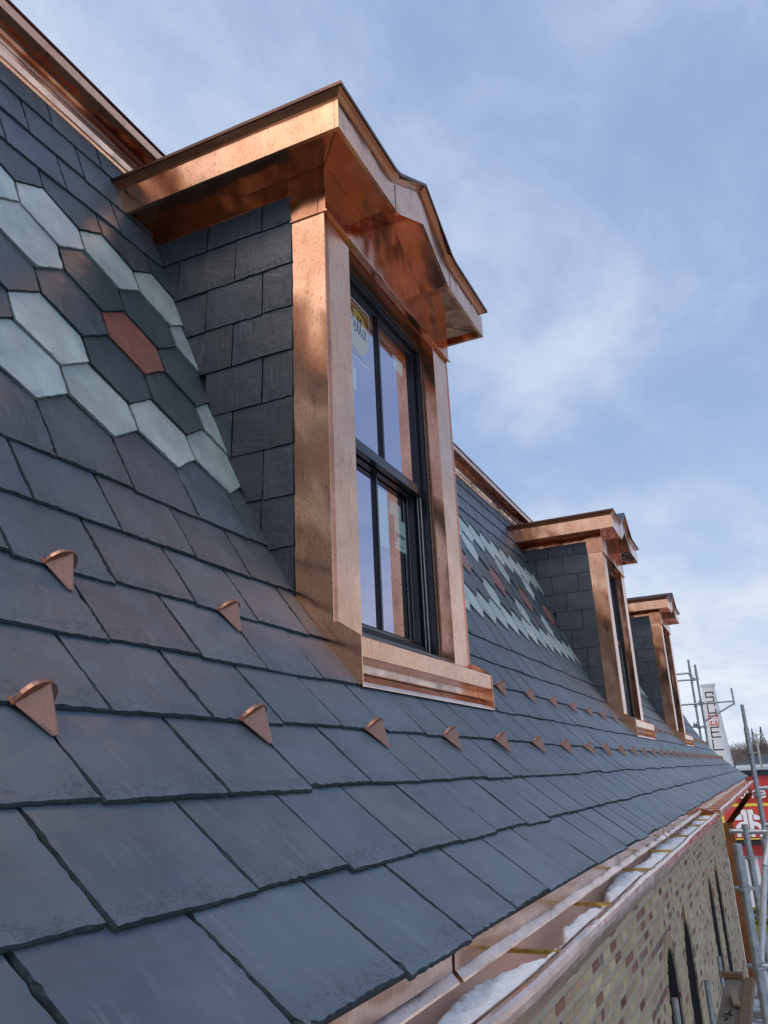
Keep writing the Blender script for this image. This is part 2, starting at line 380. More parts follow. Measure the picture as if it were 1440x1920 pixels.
def clipx(poly, xc, keep_less):
    out = []
    for i in range(len(poly)):
        a, b = poly[i], poly[(i+1) % len(poly)]
        ia = (a[0] <= xc) == keep_less or a[0] == xc; ib = (b[0] <= xc) == keep_less or b[0] == xc
        if ia: out.append(a)
        if ia != ib:
            tt = (xc-a[0])/(b[0]-a[0]); out.append((xc, a[1]+tt*(b[1]-a[1])))
    return out
def ragged(poly, step, amp, rnd):
    out = []
    for i in range(len(poly)):
        a, b = Vector(poly[i]), Vector(poly[(i+1) % len(poly)]); d = b-a; n = max(1, int(round(d.length/step)))
        nn = Vector((d.y, -d.x)).normalized() if d.length > 1e-6 else Vector((0, 0))
        for k in range(n):
            p = a + d*(k/n)
            if k > 0: p = p + nn*rnd.uniform(-amp, amp) + d*rnd.uniform(-.2, .2)/n
            else: p = p + Vector((rnd.uniform(-amp, amp), rnd.uniform(-amp, amp)))*0.6
            out.append((p.x, p.y))
    return out
def slate_into(mb, poly, place, col, rnd, step, top_clip, th=TH, inset=0.0052, amp=0.0026):
    """poly in (x, s) local plane; place(x, s, h) -> 3-D; chamfered, chipped edges"""
    pl = ragged(poly, step*rnd.uniform(.8, 1.5), amp, rnd)
    cx = sum(p[0] for p in pl)/len(pl); cy = sum(p[1] for p in pl)/len(pl)
    n = len(pl); inner = []; ins = []
    for i, p in enumerate(pl):
        a, b = Vector(pl[i-1]), Vector(pl[(i+1) % n]); d = (b-a); nn = Vector((-d.y, d.x)).normalized()
        if nn.dot(Vector((cx-p[0], cy-p[1]))) < 0: nn = -nn
        k = inset*rnd.uniform(0.3, 1.0)*(2.6 if rnd.random() < 0.07 else 1)
        inner.append((p[0]+nn.x*k, p[1]+nn.y*k))
    warp = [rnd.uniform(-1, 1)*0.0022 for _ in range(4)]
    def wv(x, s): return warp[0]*math.sin(9*x+warp[1]*900) + warp[2]*math.sin(11*s+warp[3]*900)
    B = mb.add([place(x, s, 0.0) for x, s in pl])
    Md = mb.add([place(x, s, th*rnd.uniform(0.35, 0.62)) for x, s in pl])
    T = mb.add([place(x, s, th + wv(x, s)) for x, s in inner])
    for i in range(n):
        j = (i+1) % n
        mb.face((B[i], B[j], Md[j], Md[i]), 1, col, [(pl[i][0]*U, pl[i][1]*U)]*4)
        mb.face((Md[i], Md[j], T[j], T[i]), 1, col, [(pl[i][0]*U, pl[i][1]*U), (pl[j][0]*U, pl[j][1]*U), (inner[j][0]*U, inner[j][1]*U), (inner[i][0]*U, inner[i][1]*U)])
    mb.face(T, 0, col, [(x*U, s*U) for x, s in inner])

def roof_place(k):
    y0, z0 = at(EXPO*k); y1, z1 = at(EXPO*(k+1))
    e = Vector((y1-y0, z1-z0)); Lh = e.length; e /= Lh; n = Vector((-e.y, e.x))     # outward normal: -y, +z
    tilt = TH/Lh
    def place(x, s, h):
        p = Vector((y0, z0)) + e*s + n*(h - tilt*s + 0.001)
        return (x, p.x, p.y)
    return place
GREY = [(0.073,0.100,0.124), (0.070,0.096,0.119), (0.076,0.103,0.126), (0.074,0.099,0.124), (0.069,0.096,0.114)]
PURP = [(0.072,0.085,0.105), (0.069,0.084,0.099), (0.066,0.084,0.097)]
DARKH = [(0.049,0.065,0.076), (0.038,0.058,0.068), (0.043,0.061,0.071), (0.036,0.061,0.067)]
GREEN = [(0.366,0.441,0.420), (0.335,0.416,0.395), (0.398,0.461,0.433), (0.315,0.397,0.370)]
REDS = (.235,.088,.062)
def hexcol(k, x, rnd):
    """lattice of green hexagons with a red one in the middle of each cell"""
    j = k-8
    if j in (0, 4): return rnd.choice(GREEN)
    if j in (1, 3):
        i = round((x-2.42)/PITCH); return rnd.choice(GREEN) if i % 3 == 0 else rnd.choice(DARKH)
    if j == 2:
        i = round((x-3.112)/PITCH); return REDS if i % 3 == 0 else rnd.choice(DARKH)
    return rnd.choice(DARKH)
slates = []
rnd = random.Random(11)
for k in range(0, 17):
    place = roof_place(k); hexr = 8 <= k <= 13
    even = (k % 2 == 0)
    base = 2.400 if even else 2.631
    n0 = int((XL-base)/PITCH)-1; n1 = int((XR-base)/PITCH)+1
    jit = {}
    for n in range(n0, n1+2): jit[n] = rnd.uniform(-.016, .016) if not hexr else rnd.uniform(-.004, .004)
    for n in range(n0, n1+1):
        ds = rnd.uniform(-.010, .010)
        if hexr:
            xc = base + PITCH*(n+0.5); w = PITCH/2-0.006
            if xc+w > XR or xc < XL: continue
            poly = [(xc, ds*.5), (xc+w, .155), (xc+w, .50), (xc-w, .50), (xc-w, .155)]
            colr = hexcol(k, xc, rnd) if k <= 12 else rnd.choice(DARKH)
        else:
            xa = base+PITCH*n+jit[n]+.0045; xb = base+PITCH*(n+1)+jit[n+1]-.0045
            if xa < XL: continue
            if xb > XR: xb = XR-0.01
            if xb-xa < .08: continue
            sk = rnd.uniform(-.006, .006); top = .40 if k < 7 else (.52 if k == 7 else .38)
            if k == 16: top = 0.245
            poly = [(xa, ds), (xb, ds+sk), (xb, top), (xa, top)]
            pp = 0.03 if k < 3 else (0.12 if k < 5 else (0.45 if k < 8 else 0.15))
            colr = rnd.choice(PURP) if rnd.random() < pp else rnd.choice(GREY)
        v = rnd.uniform(.94, 1.07); colr = (colr[0]*v*rnd.uniform(.97,1.03), colr[1]*v, colr[2]*v*rnd.uniform(.97,1.03), rnd.random())
        # cut round the dormers (from the sill course up; below the dormer eaves)
        pieces = [poly]
        for dx in DX:
            a, b = X0+dx-0.004, X0+dx+DW+0.004
            if k >= 4:
                new = []
                for pl in pieces:
                    mn = min(p[0] for p in pl); mx = max(p[0] for p in pl)
                    if mx <= a or mn >= b: new.append(pl); continue
                    if k > 13 : new.append(pl); continue
                    if mn < a:
                        q = clipx(pl, a, True)
                        if len(q) >= 3 and a-mn > .02: new.append(q)
                    if mx > b:
                        q = clipx(pl, b, False)
                        if len(q) >= 3 and mx-b > .02: new.append(q)
                pieces = new
        for pl in pieces:
            xm = sum(p[0] for p in pl)/len(pl); y, z = at(EXPO*k+.17)
            slates.append((math.sqrt(xm*xm+y*y+z*z) + (6 if (xm < 0.8 and k < 8) or (xm < 1.3 and k >= 8) else 0) , k, pl, colr))
slates.sort(key=lambda s: s[0])
mass = MB(); massc = 0
for idx, (d, k, pl, colr) in enumerate(slates):
    place = roof_place(k); step = 0.020 if idx < 110 else (0.045 if idx < 300 else 0.12)
    if idx < 300:
        mb = MB(); slate_into(mb, pl, place, colr, rnd, step, None)
        c = sum((Vector(v) for v in mb.v), Vector())/len(mb.v)
        mb.build('slate', [MS, ME], roof, fixn=False, origin=c)
    else:
        slate_into(mass, pl, place, colr, rnd, step, None, inset=.007)
o = mass.build('slate_courses', [MS, ME], roof, fixn=False); tag(o, kind='stuff')

# snow guards: upright half disc, tapering folded brace running down to a point, strap under the course above
def guard_mesh():
    mb = MB(); R, Lg = 0.060, 0.118; n = 14
    # local: a = across (x), b = down the slope, c = out from the slope
    arc = [(R*math.cos(math.pi*i/n), R*1.22*math.sin(math.pi*i/n)) for i in range(n+1)]
    pl = [(-R, 0.0)] + [(x, c) for x, c in reversed(arc)]
    mb.prism([(x, c) for x, c in arc], lambda p, t: (p[0], t, p[1]), -0.003, 0.006)
    # raised rim on the disc
    for i in range(n):
        a, b = arc[i], arc[i+1]
        mb.prism([a, b, (b[0]*.92, b[1]*.92), (a[0]*.92, a[1]*.92)], lambda p, t: (p[0], t, p[1]), -0.007, -0.003)
    # brace: two triangular wings meeting at a ridge
    i = mb.add([(-R*.97, .006, .002), (R*.97, .006, .002), (R*.10, .006, R*1.16), (0.0, Lg, .004), (-.012, Lg, .001), (.012, Lg, .001)])
    mb.face((i[0], i[2], i[3], i[4])); mb.face((i[2], i[1], i[5], i[3])); mb.face((i[0], i[4], i[5], i[1])); mb.face((i[3], i[5], i[4])); mb.face((i[0], i[1], i[2]))
    mb.box(-R*1.12, R*.9, -.02, .010, 0.0, .004)                                  # foot flange
    mb.box(-.03, .03, -.16, .0, -.004, .002)                                       # strap
    return mb
GM = None
def place_guard(x, s, first):
    global GM
    k = int(s/EXPO+0.01); y0, z0 = at(EXPO*k); y1, z1 = at(EXPO*(k-1))
    e = Vector((0, y1-y0, z1-z0)).normalized(); n = e.cross(Vector((1, 0, 0))); n = n if n.z > 0 else -n
    rot = Matrix((Vector((1, 0, 0)), e, n)).transposed().to_4x4()
    if GM is None:
        mb = guard_mesh()
        me_v = [(Vector(v)-Vector((0, 0, CZ))) for v in mb.v]
        GM = bpy.data.meshes.new('snow_guard'); GM.from_pydata([tuple(v) for v in me_v], [], mb.f); GM.materials.append(M_CUGD)
        bm = bmesh.new(); bm.from_mesh(GM); bmesh.ops.recalc_face_normals(bm, faces=bm.faces); bm.to_mesh(GM); bm.free()
    o = bpy.data.objects.new('snow_guard', GM); COL.objects.link(o)
    p = Vector((x, y0, z0)) + n*(TH*.9) + e*(.004)
    T = Matrix.Translation(Vector(V(*p))) @ rot @ Matrix.Rotation(rnd.uniform(-.05, .05), 4, 'Z')
    o.parent = roof; o.matrix_local = Matrix.Translation(-WP(roof)) @ T
    return o
for n in range(-1, 32):
    place_guard(1.462 + .945*n + rnd.uniform(-.02, .02), 3*EXPO, n == 0)
    x = 1.905 + .93*n if n < 3 else 6.80+.955*(n-5)
    if all(not (X0+dx-.12 < x < X0+dx+DW+.12) for dx in DX) and n != 3 and n != 4 and x < XR-.2: place_guard(x + rnd.uniform(-.02, .02), 5*EXPO, False)
# end board of the roof (far rake)
mb = MB(); rk = [at(s) for s in [0.0+0.28*i for i in range(21)]]
mb.prism([(y, z+.01) for y, z in rk]+[(y+.22, z+.01) for y, z in reversed(rk)], lambda p, t: (t, p[0], p[1]), XR-.015, XR+.02)
mb.build('rake_flashing', M_CUB, roof)

# ridge cornice of folded copper
corn = thing('ridge_cornice', V(0, 3.6, 4.3), 'polished copper cornice running along the top of the slate roof', 'cornice')
def xprism(mb, poly, a, b, **k): mb.prism(poly, lambda p, t: (t, p[0], p[1]), a, b, **k)
XA, XB = XL-3.5, XR+.05
mb = MB(); xprism(mb, [(3.575, 4.300), (3.568, 4.318), (3.60, 4.322), (3.66, 4.322), (3.66, 4.285), (3.60, 4.285)], XA, XB); mb.build('drip_bead', M_CU, corn)
mb = MB(); xprism(mb, [(3.592, 4.323), (3.588, 4.36), (3.572, 4.395), (3.560, 4.412), (3.80, 4.412), (3.80, 4.323)], XA, XB); mb.build('frieze', M_CUG, corn, smooth=False)
mb = MB(); xprism(mb, [(3.553, 4.4125), (3.545, 4.425), (3.543, 4.448), (3.80, 4.448), (3.80, 4.4125)], XA, XB); mb.build('bed_band', M_CUG, corn)
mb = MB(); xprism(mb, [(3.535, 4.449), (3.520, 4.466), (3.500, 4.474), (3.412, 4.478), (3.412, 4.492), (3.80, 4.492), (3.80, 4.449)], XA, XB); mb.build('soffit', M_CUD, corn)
mb = MB(); xprism(mb, [(3.400, 4.470), (3.400, 4.550), (3.411, 4.550), (3.411, 4.470)], XA, XB); mb.build('fascia', M_CU, corn)
mb = MB(); xprism(mb, [(3.390, 4.551), (3.390, 4.562), (6.0, 4.70), (6.0, 4.45), (3.80, 4.493), (3.412, 4.493), (3.412, 4.551)], XA, XB); mb.build('cap_sheet', M_CUK, corn)

# ------------------------------------------------------------------ dormers
def build_dormer():
    D = thing('dormer_window', V(X0, 2.0, 0.46), 'nearest copper clad dormer, large in the middle of the photo, with a yellow sticker in its window', 'dormer', 'copper clad dormers along the slate roof')
    X = lambda x: X0+x
    # inner core: side sheathing and dark room
    mb = MB()
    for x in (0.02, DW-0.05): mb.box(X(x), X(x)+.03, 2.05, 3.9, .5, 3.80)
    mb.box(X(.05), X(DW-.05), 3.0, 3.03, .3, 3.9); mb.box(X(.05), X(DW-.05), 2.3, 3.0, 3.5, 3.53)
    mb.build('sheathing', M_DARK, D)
    # side slates
    rnd = random.Random(5); left = []
    for r in range(0, 9):
        z0 = 3.467-.3145*(8-r) + .3145 if False else 1.268+.3143*(r-1)
        js = [2.235, 2.457, 2.90, 3.35, 3.80] if r % 2 == 0 else [2.235, 2.683, 3.13, 3.58]
        js = [2.235] + [j + rnd.uniform(-.012, .012) for j in js[1:]]
        if r == 1: js = [2.235, 2.46, 2.9]
        top = .36 if r < 8 else .205
        for a, b in zip(js, js[1:]):
            if y_at(z0+.1) < a-.02 or a > 3.7: continue
            poly = [(a+.0022, rnd.uniform(-.005, .005)), (b-.0022, rnd.uniform(-.005, .005)), (b-.0022, top), (a+.0022, top)]
            c = random.Random(r*7+int(a*10)).choice([(.018,.029,.042), (.017,.027,.039), (.021,.033,.046), (.016,.025,.036)]); v = rnd.uniform(.85, 1.12)  # charcoal slates, with the eave shade put into their colour as well
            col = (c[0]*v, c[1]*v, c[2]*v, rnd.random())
            for side in (0, 1):
                def place(y, s, h, side=side, z0=z0):
                    off = .012 + h - .011/.3143*s*0.9
                    return (X(0)-off+.006 if side == 0 else X(DW)+off-.006, y, z0+s)
                mb = MB(); slate_into(mb, poly, place, col, rnd, .04 if side == 0 else .2, None, th=.011, inset=.0035, amp=.0014)
                cc = sum((Vector(v) for v in mb.v), Vector())/len(mb.v)
                if side == 1: mb.f = [tuple(reversed(q)) for q in mb.f]; mb.uv = [list(reversed(q)) if q else q for q in mb.uv]
                mb.build('slate', [MS, ME], D, fixn=False, origin=cc)
    # corner pilasters: wrap front and side
    for x in (0.0, DW-.335):
        mb = MB(); mb.box(X(x), X(x)+.335, 2.0, 2.105, .60, 3.457)
        if x == 0: mb.box(X(x)-.004, X(x)+.05, 2.0, 2.247, .60, 3.457)
        else: mb.box(X(x)+.285, X(x)+.339, 2.0, 2.247, .60, 3.457)
        # merge: front slab + side return
        mb.build('pilaster', M_CU, D, bevel=.0012)
    # frieze above the pilasters, with the raised centre
    FR = [(-.012, 3.455), (DW+.012, 3.455), (DW+.012, 3.81), (1.64, 3.81), (1.104, 4.125), (.57, 3.81), (-.012, 3.81)]
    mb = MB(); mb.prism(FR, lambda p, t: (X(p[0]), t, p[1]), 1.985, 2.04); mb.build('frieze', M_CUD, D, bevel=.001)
    for s in (-1, 1):
        mb = MB(); xa = X(-.014) if s < 0 else X(DW-.03)
        mb.box(xa, xa+.044, 2.041, 2.249, 3.455, 3.81); mb.box(xa, xa+.044, 2.250, 3.8, 3.668, 3.81)
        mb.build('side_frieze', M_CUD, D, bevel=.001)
    # thin bright drip along the frieze foot
    mb = MB(); mb.prism([(1.984, 3.449), (1.972, 3.447), (1.972, 3.457), (1.984, 3.463)], lambda p, t: (X(t), p[0], p[1]), -.02, DW+.02); mb.build('drip_edge', M_CU, D)
    mb = MB(); mb.box(X(.335), X(DW-.335), 2.041, 2.30, 3.440, 3.453); mb.build('head_flashing', M_CUB, D)
    # eaves: soffit, fascia, crown and roof sheet follow a flat - gable - flat path
    EX, EY = .292, 1.73
    def path(o, dz=0, gz=(0, .06, .265, .06, 0), zb=3.81, vx=(.50, .62), ext=0.0):
        """front path points from left end to right end, offset o outwards"""
        xs = [-EX-o, vx[0], vx[1], 1.104, DW-vx[1], DW-vx[0], DW+EX+o]
        zs = [0, gz[0], gz[1], gz[2], gz[3], gz[4], 0]
        return [(x, EY-o, zb+dz+z) for x, z in zip(xs, zs)]
    # soffit (front part follows gable, runs back into the roof)
    zlist = [(-EX+.03, 3.81), (.57, 3.81), (1.104, 4.125), (1.638, 3.81), (DW+EX-.03, 3.81)]
    mb = MB()
    poly = zlist + [(x, z+.02) for x, z in reversed(zlist)]
    mb.prism(poly, lambda p, t: (X(p[0]), t, p[1]), EY+.03, 1.984)
    for xa, xb in ((-EX+.03, -.015), (DW+.015, DW+EX-.03)): mb.box(X(xa), X(xb), 1.984, 3.75, 3.81, 3.83)
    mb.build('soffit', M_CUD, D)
    mb = MB()
    for x0_, x1_ in ((-EX+.03, -.012), (DW+EX-.03, DW+.012)):
        d_ = .004; i = mb.add([(X(x0_)-d_, EY+.03, 3.8085), (X(x0_)+d_, EY+.03, 3.8085), (X(x1_)+d_, 1.984, 3.8085), (X(x1_)-d_, 1.984, 3.8085)]); mb.face(i)
    mb.build('mitre_seam', M_CUK, D, fixn=False)
    # front fascia: two mirrored pieces meeting at the centre with seams
    def frontpiece(name, lo, hi, y0, y1, m, parent=D, bev=.001):
        mb = MB(); poly = lo + hi[::-1]; mb.prism(poly, lambda p, t: (X(p[0]), t, p[1]), y0, y1); return mb.build(name, m, parent, bevel=bev)
    lo = [(-EX, 3.772), (.585, 3.772), (.63, 3.785), (1.104, 4.035), (DW-.63, 3.785), (DW-.585, 3.772), (DW+EX, 3.772)]
    hi = [(-EX, 3.985), (.50, 3.985), (.575, 4.005), (1.104, 4.315), (DW-.575, 4.005), (DW-.50, 3.985), (DW+EX, 3.985)]
    frontpiece('fascia', lo, hi, EY, EY+.028, M_CU)
    mb = MB(); mb.box(X(.556), X(.562), EY-.0025, EY+.001, 3.776, 3.983); mb.box(X(DW-.562), X(DW-.556), EY-.0025, EY+.001, 3.776, 3.983); mb.build('seam', M_CUK, D)
    for s in (-1, 1):
        mb = MB(); xa = X(-EX) if s < 0 else X(DW+EX-.028)
        mb.box(xa, xa+.028, EY+.0285, 3.9, 3.772, 3.985); mb.build('fascia', M_CU, D, bevel=.001)
        # mitre strip on the soffit corner
    # crown: cove strip then dark drip edge, mitred sweep along left side, front, right side
    def sweep(name, sec, m, vx, pk, backy=4.0):
        mb = MB(); rings = []
        fx = [-EX, vx[0], vx[1], 1.104, DW-vx[1], DW-vx[0], DW+EX]; fz = [0, 0, .022, pk, .022, 0, 0]
        P = []
        for o, z in sec: pass
        def ring(fn): return mb.add([fn(o, z) for o, z in sec])
        rings.append(ring(lambda o, z: (X(-EX-o), backy, z)))
        rings.append(ring(lambda o, z: (X(-EX-o), EY-o, z)))
        for x, dz in zip(fx[1:-1], fz[1:-1]): rings.append(ring(lambda o, z, x=x, dz=dz: (X(x), EY-o, z+dz)))
        rings.append(ring(lambda o, z: (X(DW+EX+o), EY-o, z)))
        rings.append(ring(lambda o, z: (X(DW+EX+o), backy, z)))
        n = len(sec)
        for a, b in zip(rings, rings[1:]):
            for i in range(n): mb.face((a[i], a[(i+1) % n], b[(i+1) % n], b[i]))
        mb.face(rings[0]); mb.face(rings[-1][::-1])
        return mb.build(name, m, D)
    sweep('crown', [(-.018, 3.986), (-.010, 3.990), (-.004, 4.010), (.012, 4.030), (.034, 4.046), (-.05, 4.046), (-.05, 3.986)], M_CUB, (.50, .575), .325)
    sweep('drip_edge', [(.036, 4.047), (.044, 4.040), (.048, 4.042), (.048, 4.066), (.040, 4.074), (-.06, 4.080), (-.06, 4.047)], M_CUK, (.50, .585), .325)
    # standing roof sheet: flat wings and little gable running back into the main roof
    rs = [(-EX-.04, 4.070), (.50, 4.076), (.62, 4.10), (1.104, 4.405), (DW-.62, 4.10), (DW-.50, 4.076), (DW+EX+.04, 4.070)]
    mb = MB(); mb.prism(rs + [(x, z-.022) for x, z in reversed(rs)], lambda p, t: (X(p[0]), t, p[1]), EY-.034, 4.05); mb.build('roof_sheet', M_CUK, D)
    # window frame (black, stepped), sashes, muntins, panes
    xl, xr = .335, DW-.335; zb, zt = .80, 3.44
    def ring_part(name, x0, x1, z0, z1, w, y0, y1, m, parent, wb=None, wt=None, bev=.0012):
        wb = w if wb is None else wb; wt = w if wt is None else wt
        mb = MB()
        mb.box(X(x0), X(x0+w), y0, y1, z0, z1); mb.box(X(x1-w), X(x1), y0, y1, z0, z1)
        mb.box(X(x0+w), X(x1-w), y0, y1, z0, z0+wb); mb.box(X(x0+w), X(x1-w), y0, y1, z1-wt, z1)
        return mb.build(name, m, parent, bevel=bev)
    win = ring_part('window_frame', xl, xr, zb, zt, .045, 2.106, 2.34, M_BLK, D)
    ring_part('outer_stop', xl+.045, xr-.045, zb+.03, zt-.045, .022, 2.115, 2.150, M_BLK, win)
    ring_part('parting_stop', xl+.045, xr-.045, zb+.03, zt-.045, .016, 2.200, 2.215, M_BLKR, win)
    us = ring_part('upper_sash', xl+.050, xr-.050, 2.095, 3.392, .062, 2.152, 2.198, M_BLK, win, wb=.075, wt=.060)
    ls = ring_part('lower_sash', xl+.050, xr-.050, .845, 2.165, .066, 2.220, 2.268, M_BLK, win, wb=.10, wt=.075)
    for par, y, z0, z1 in ((us, 2.158, 2.170, 3.332), (ls, 2.228, .945, 2.090)):
        mb = MB(); mb.box(X(1.104-.022), X(1.104+.022), y, y+.014, z0, z1); mb.box(X(1.104-.012), X(1.104+.012), y-.008, y, z0, z1); mb.build('muntin', M_BLK, win)
        mb = MB(); mb.box(X(xl+.11), X(xr-.11), y+.014, y+.020, z0-.002, z1+.002); mb.build('pane', M_GLASS, win)
    mb = MB()
    for k, x in enumerate((1.800, 1.812)): mb.tube((X(x), 2.168+.03*k, .86), (X(x), 2.168+.03*k, 2.12), .0045, 6)
    mb.build('sash_cord', M_CORD, win)
    mb = MB(); mb.prism([(2.106, .835), (2.04, .812), (2.04, .795), (2.34, .795), (2.34, .86), (2.22, .86)], lambda p, t: (X(t), p[0], p[1]), xl+.001, xr-.001); mb.build('sill_nosing', M_BLK, win)
    # copper sill pan and apron
    mb = MB()
    mb.prism([(2.10, .815), (2.0, .786), (1.85, .722), (1.842, .716), (1.842, .612), (1.850, .606), (1.93, .602), (2.10, .602)], lambda p, t: (X(t), p[0], p[1]), .004, DW-.004); mb.build('sill', M_CU, D, bevel=.001)
    mb = MB()
    mb.prism([(1.95, .6015), (1.955, .560), (1.948, .545), (1.872, .492), (1.848, .482), (1.838, .463), (1.838, .457), (1.93, .50), (2.05, .601)], lambda p, t: (X(t), p[0], p[1]), .004, DW-.004); mb.build('apron', M_CUG, D)
    ck = [(1.838, .452), (1.838, .716), (1.85, .726), (1.965, .80), (1.975, .795), (1.985, .775), (2.27, .80), (2.27, 1.035)]
    lowp = [(y+.03, z-.01) for y, z in (at(s) for s in (2.02, 1.85, 1.7, 1.55, 1.4, 1.34))]
    for x in (-.012, DW+.002):
        mb = MB(); mb.prism([(1.836, .454), (1.838, .720), (1.965, .806), (2.245, .84), (2.262, 1.02)]+lowp, lambda p, t: (t, p[0], p[1]), X(x), X(x)+.010); mb.build('cheek_flashing', M_CU, D)
    mb = MB()
    for z in (.645, .690): mb.tube((X(-.0125), 1.862, z), (X(-.018), 1.862, z), .005, 8)
    mb.build('rivet', M_CU, D)
    # stickers on the panes
    st = MB(); y = 2.1705
    st.box(X(.592), X(.98), y, y+.001, 2.81, 2.822); st.box(X(.592), X(.98), y, y+.001, 3.278, 3.290); st.box(X(.592), X(.598), y, y+.001, 2.822, 3.278); st.box(X(.974), X(.98), y, y+.001, 2.822, 3.278)
    stk = st.build('sticker', F_WHT, D)
    st = MB(); st.box(X(.602), X(.97), y, y+.001, 2.848, 2.858); st.box(X(.602), X(.97), y, y+.001, 3.245, 3.255); c = (.786, 3.048); Rr = .175
    st.prism([(c[0]+Rr*math.cos(a*math.pi/16), c[1]+Rr*math.sin(a*math.pi/16)) for a in range(32)], lambda p, t: (X(p[0]), t, p[1]), y, y+.0012); st.build('disc', F_YEL, stk)
    # script lettering drawn as strokes
    strokes = [[(0,0),(.10,.55),(.16,1),(.02,.85),(.10,1.08),(.34,1.05),(.36,.75),(.14,.55)],
               [(.40,.38),(.56,.46),(.58,.60),(.46,.62),(.40,.40),(.48,.16),(.66,.26)],
               [(.66,.26),(.84,.80),(.82,1.0),(.74,.86),(.72,.3),(.82,.18),(.92,.30)],
               [(.92,.30),(1.08,.80),(1.06,1.0),(.98,.86),(.96,.3),(1.06,.18),(1.16,.30)],
               [(1.44,.56),(1.28,.60),(1.18,.36),(1.28,.18),(1.42,.40),(1.46,.58),(1.44,.24),(1.56,.22)]]
    st = MB(); sc = .176
    for s in strokes:
        for (ax, az), (bx, bz) in zip(s, s[1:]):
            A = Vector((.652+ax*sc, 3.005+az*sc-.02*0)); B = Vector((.652+bx*sc, 3.005+bz*sc-.02*0)); d = (B-A).normalized(); nn = Vector((-d.y, d.x))*.0075
            i = st.add([(X(q.x), y-.0006, q.y) for q in (A-nn-d*.003, B-nn+d*.003, B+nn+d*.003, A+nn-d*.003)]); st.face(i)
    st.build('lettering', F_INK, stk, fixn=False)
    for name, yy, q in (('label_sticker', 2.1705, (.52, .73, 2.55, 2.72)), ('label_sticker', 2.1705, (1.40, 1.59, 3.06, 3.18)), ('label_sticker', 2.2405, (1.35, 1.56, 1.85, 1.96)), ('label_sticker', 2.2405, (1.43, 1.63, 1.60, 1.845)), ('label_sticker', 2.2405, (1.14, 1.31, 1.56, 1.99))):
        st = MB(); st.box(X(q[0]), X(q[1]), yy, yy+.001, q[2], q[3]); l = st.build(name, F_TAPE, D)
        if q[0] == 1.43:
            st = MB(); st.box(X(1.45), X(1.465), yy-.001, yy-.0002, 1.66, 1.74)
            for kk in range(5): st.box(X(1.475+.028*kk), X(1.495+.028*kk), yy-.001, yy-.0002, 1.70, 1.73)
            st.box(X(1.45), X(1.61), yy-.001, yy-.0002, 1.635, 1.640)
            st.build('print', F_INK, l)
    return D
D1 = build_dormer()
lab = ['second copper clad dormer, beyond the red hexagon slates and left of the third', 'farthest and smallest copper clad dormer, beside the scaffold tubes']
for dx, lb in zip(DX[1:], lab):
    c = copy_tree(D1, skip=('sticker', 'label_sticker')); c.location.x += dx*U; c['label'] = lb

# ------------------------------------------------------------------ gutter
gut = thing('gutter', V(0, .85, -.6), 'bright copper eaves gutter with rolled front edge, holding snow', 'gutter')
XJ, XG = 11.25, 29.0
def gutter_run(a, b, dy=0.0, dz=0.0, mats=(M_CUG, M_CUT)):
    back = [(.965, -.50), (.952, -.56), (.950, -.66), (.935, -.690), (.90, -.700), (.80, -.698), (.782, -.690)]
    front = [(.772, -.682), (.752, -.655), (.728, -.625), (.716, -.598), (.714, -.578), (.718, -.564), (.728, -.556), (.738, -.553), (.748, -.5535), (.757, -.557)]
    inner = [(.752, -.568), (.740, -.578), (.742, -.60), (.760, -.63), (.792, -.668), (.82, -.684), (.90, -.688), (.93, -.678), (.940, -.65), (.944, -.56), (.957, -.50)]
    sh = lambda q: [(y+dy, z+dz) for y, z in q]
    n = max(2, int((b-a)/.45)); rr = random.Random(int(a*10))
    loops = back+front+inner; ns = len(loops); mb = MB(); rings = []
    for i in range(n+1):
        x = a+(b-a)*i/n; wv = 0.0035*math.sin(x*1.7)+0.002*math.sin(x*4.3)
        rings.append(mb.add([(x, y+dy+wv*(1 if y < .8 else 0), z+dz+wv*.6*(1 if y < .8 else 0)) for y, z in loops]))
    nb, nf = len(back), len(front)
    for A, B in zip(rings, rings[1:]):
        for i in range(ns):
            j = (i+1) % ns; inside = i >= nb+nf
            mb.face((A[i], A[j], B[j], B[i]), 1 if inside else 0)
    mb.face(rings[0], 0); mb.face(rings[-1][::-1], 0)
    o = mb.build('trough', list(mats), gut, smooth=False); return o
gutter_run(XL-1, XJ); gutter_run(XJ+.02, XG, -.030, .020)
mb = MB(); mb.prism([(.975, -.50), (.95, -.70), (.78, -.70), (.70, -.60), (.70, -.535), (.76, -.53), (.80, -.545)], lambda p, t: (t, p[0], p[1]), XJ-.03, XJ+.04); mb.build('joint_collar', M_CUB, gut)
mb = MB(); mb.prism([(.975, -.48), (.95, -.68), (.78, -.69), (.68, -.60), (.68, -.53)], lambda p, t: (t, p[0], p[1]), XG, XG+.02); mb.build('end_cap', M_CUB, gut)
# drip apron in overlapping lengths, with folded lip
seams = [XL, -.6, 1.0, 2.40, 2.405+2.75, 7.4, 9.6, 11.2, 14, 17, 20, 23, 26, XG]
for i, (a, b) in enumerate(zip(seams, seams[1:])):
    e = .004*(i % 2)
    mb = MB(); mb.prism([(1.02, -.38), (.938-e, -.462), (.926-e, -.470), (.928-e, -.524), (.934, -.524), (.940, -.468), (1.02, -.40)], lambda p, t: (t, p[0], p[1]), a+.006, b-.006); o = mb.build('drip_apron', M_CUG, gut)
    mb = MB(); mb.prism([(.929-e, -.5245), (.908-e, -.548), (.906-e, -.554), (.914, -.556), (.936, -.534)], lambda p, t: (t, p[0], p[1]), a+.012, b-.010); mb.build('folded_lip', M_CUG, o)
hx = [1.9, 2.89, 3.90, 5.20, 6.31, 7.62, 8.9, 9.75, 10.5] + [11.8+.62*i for i in range(27)]
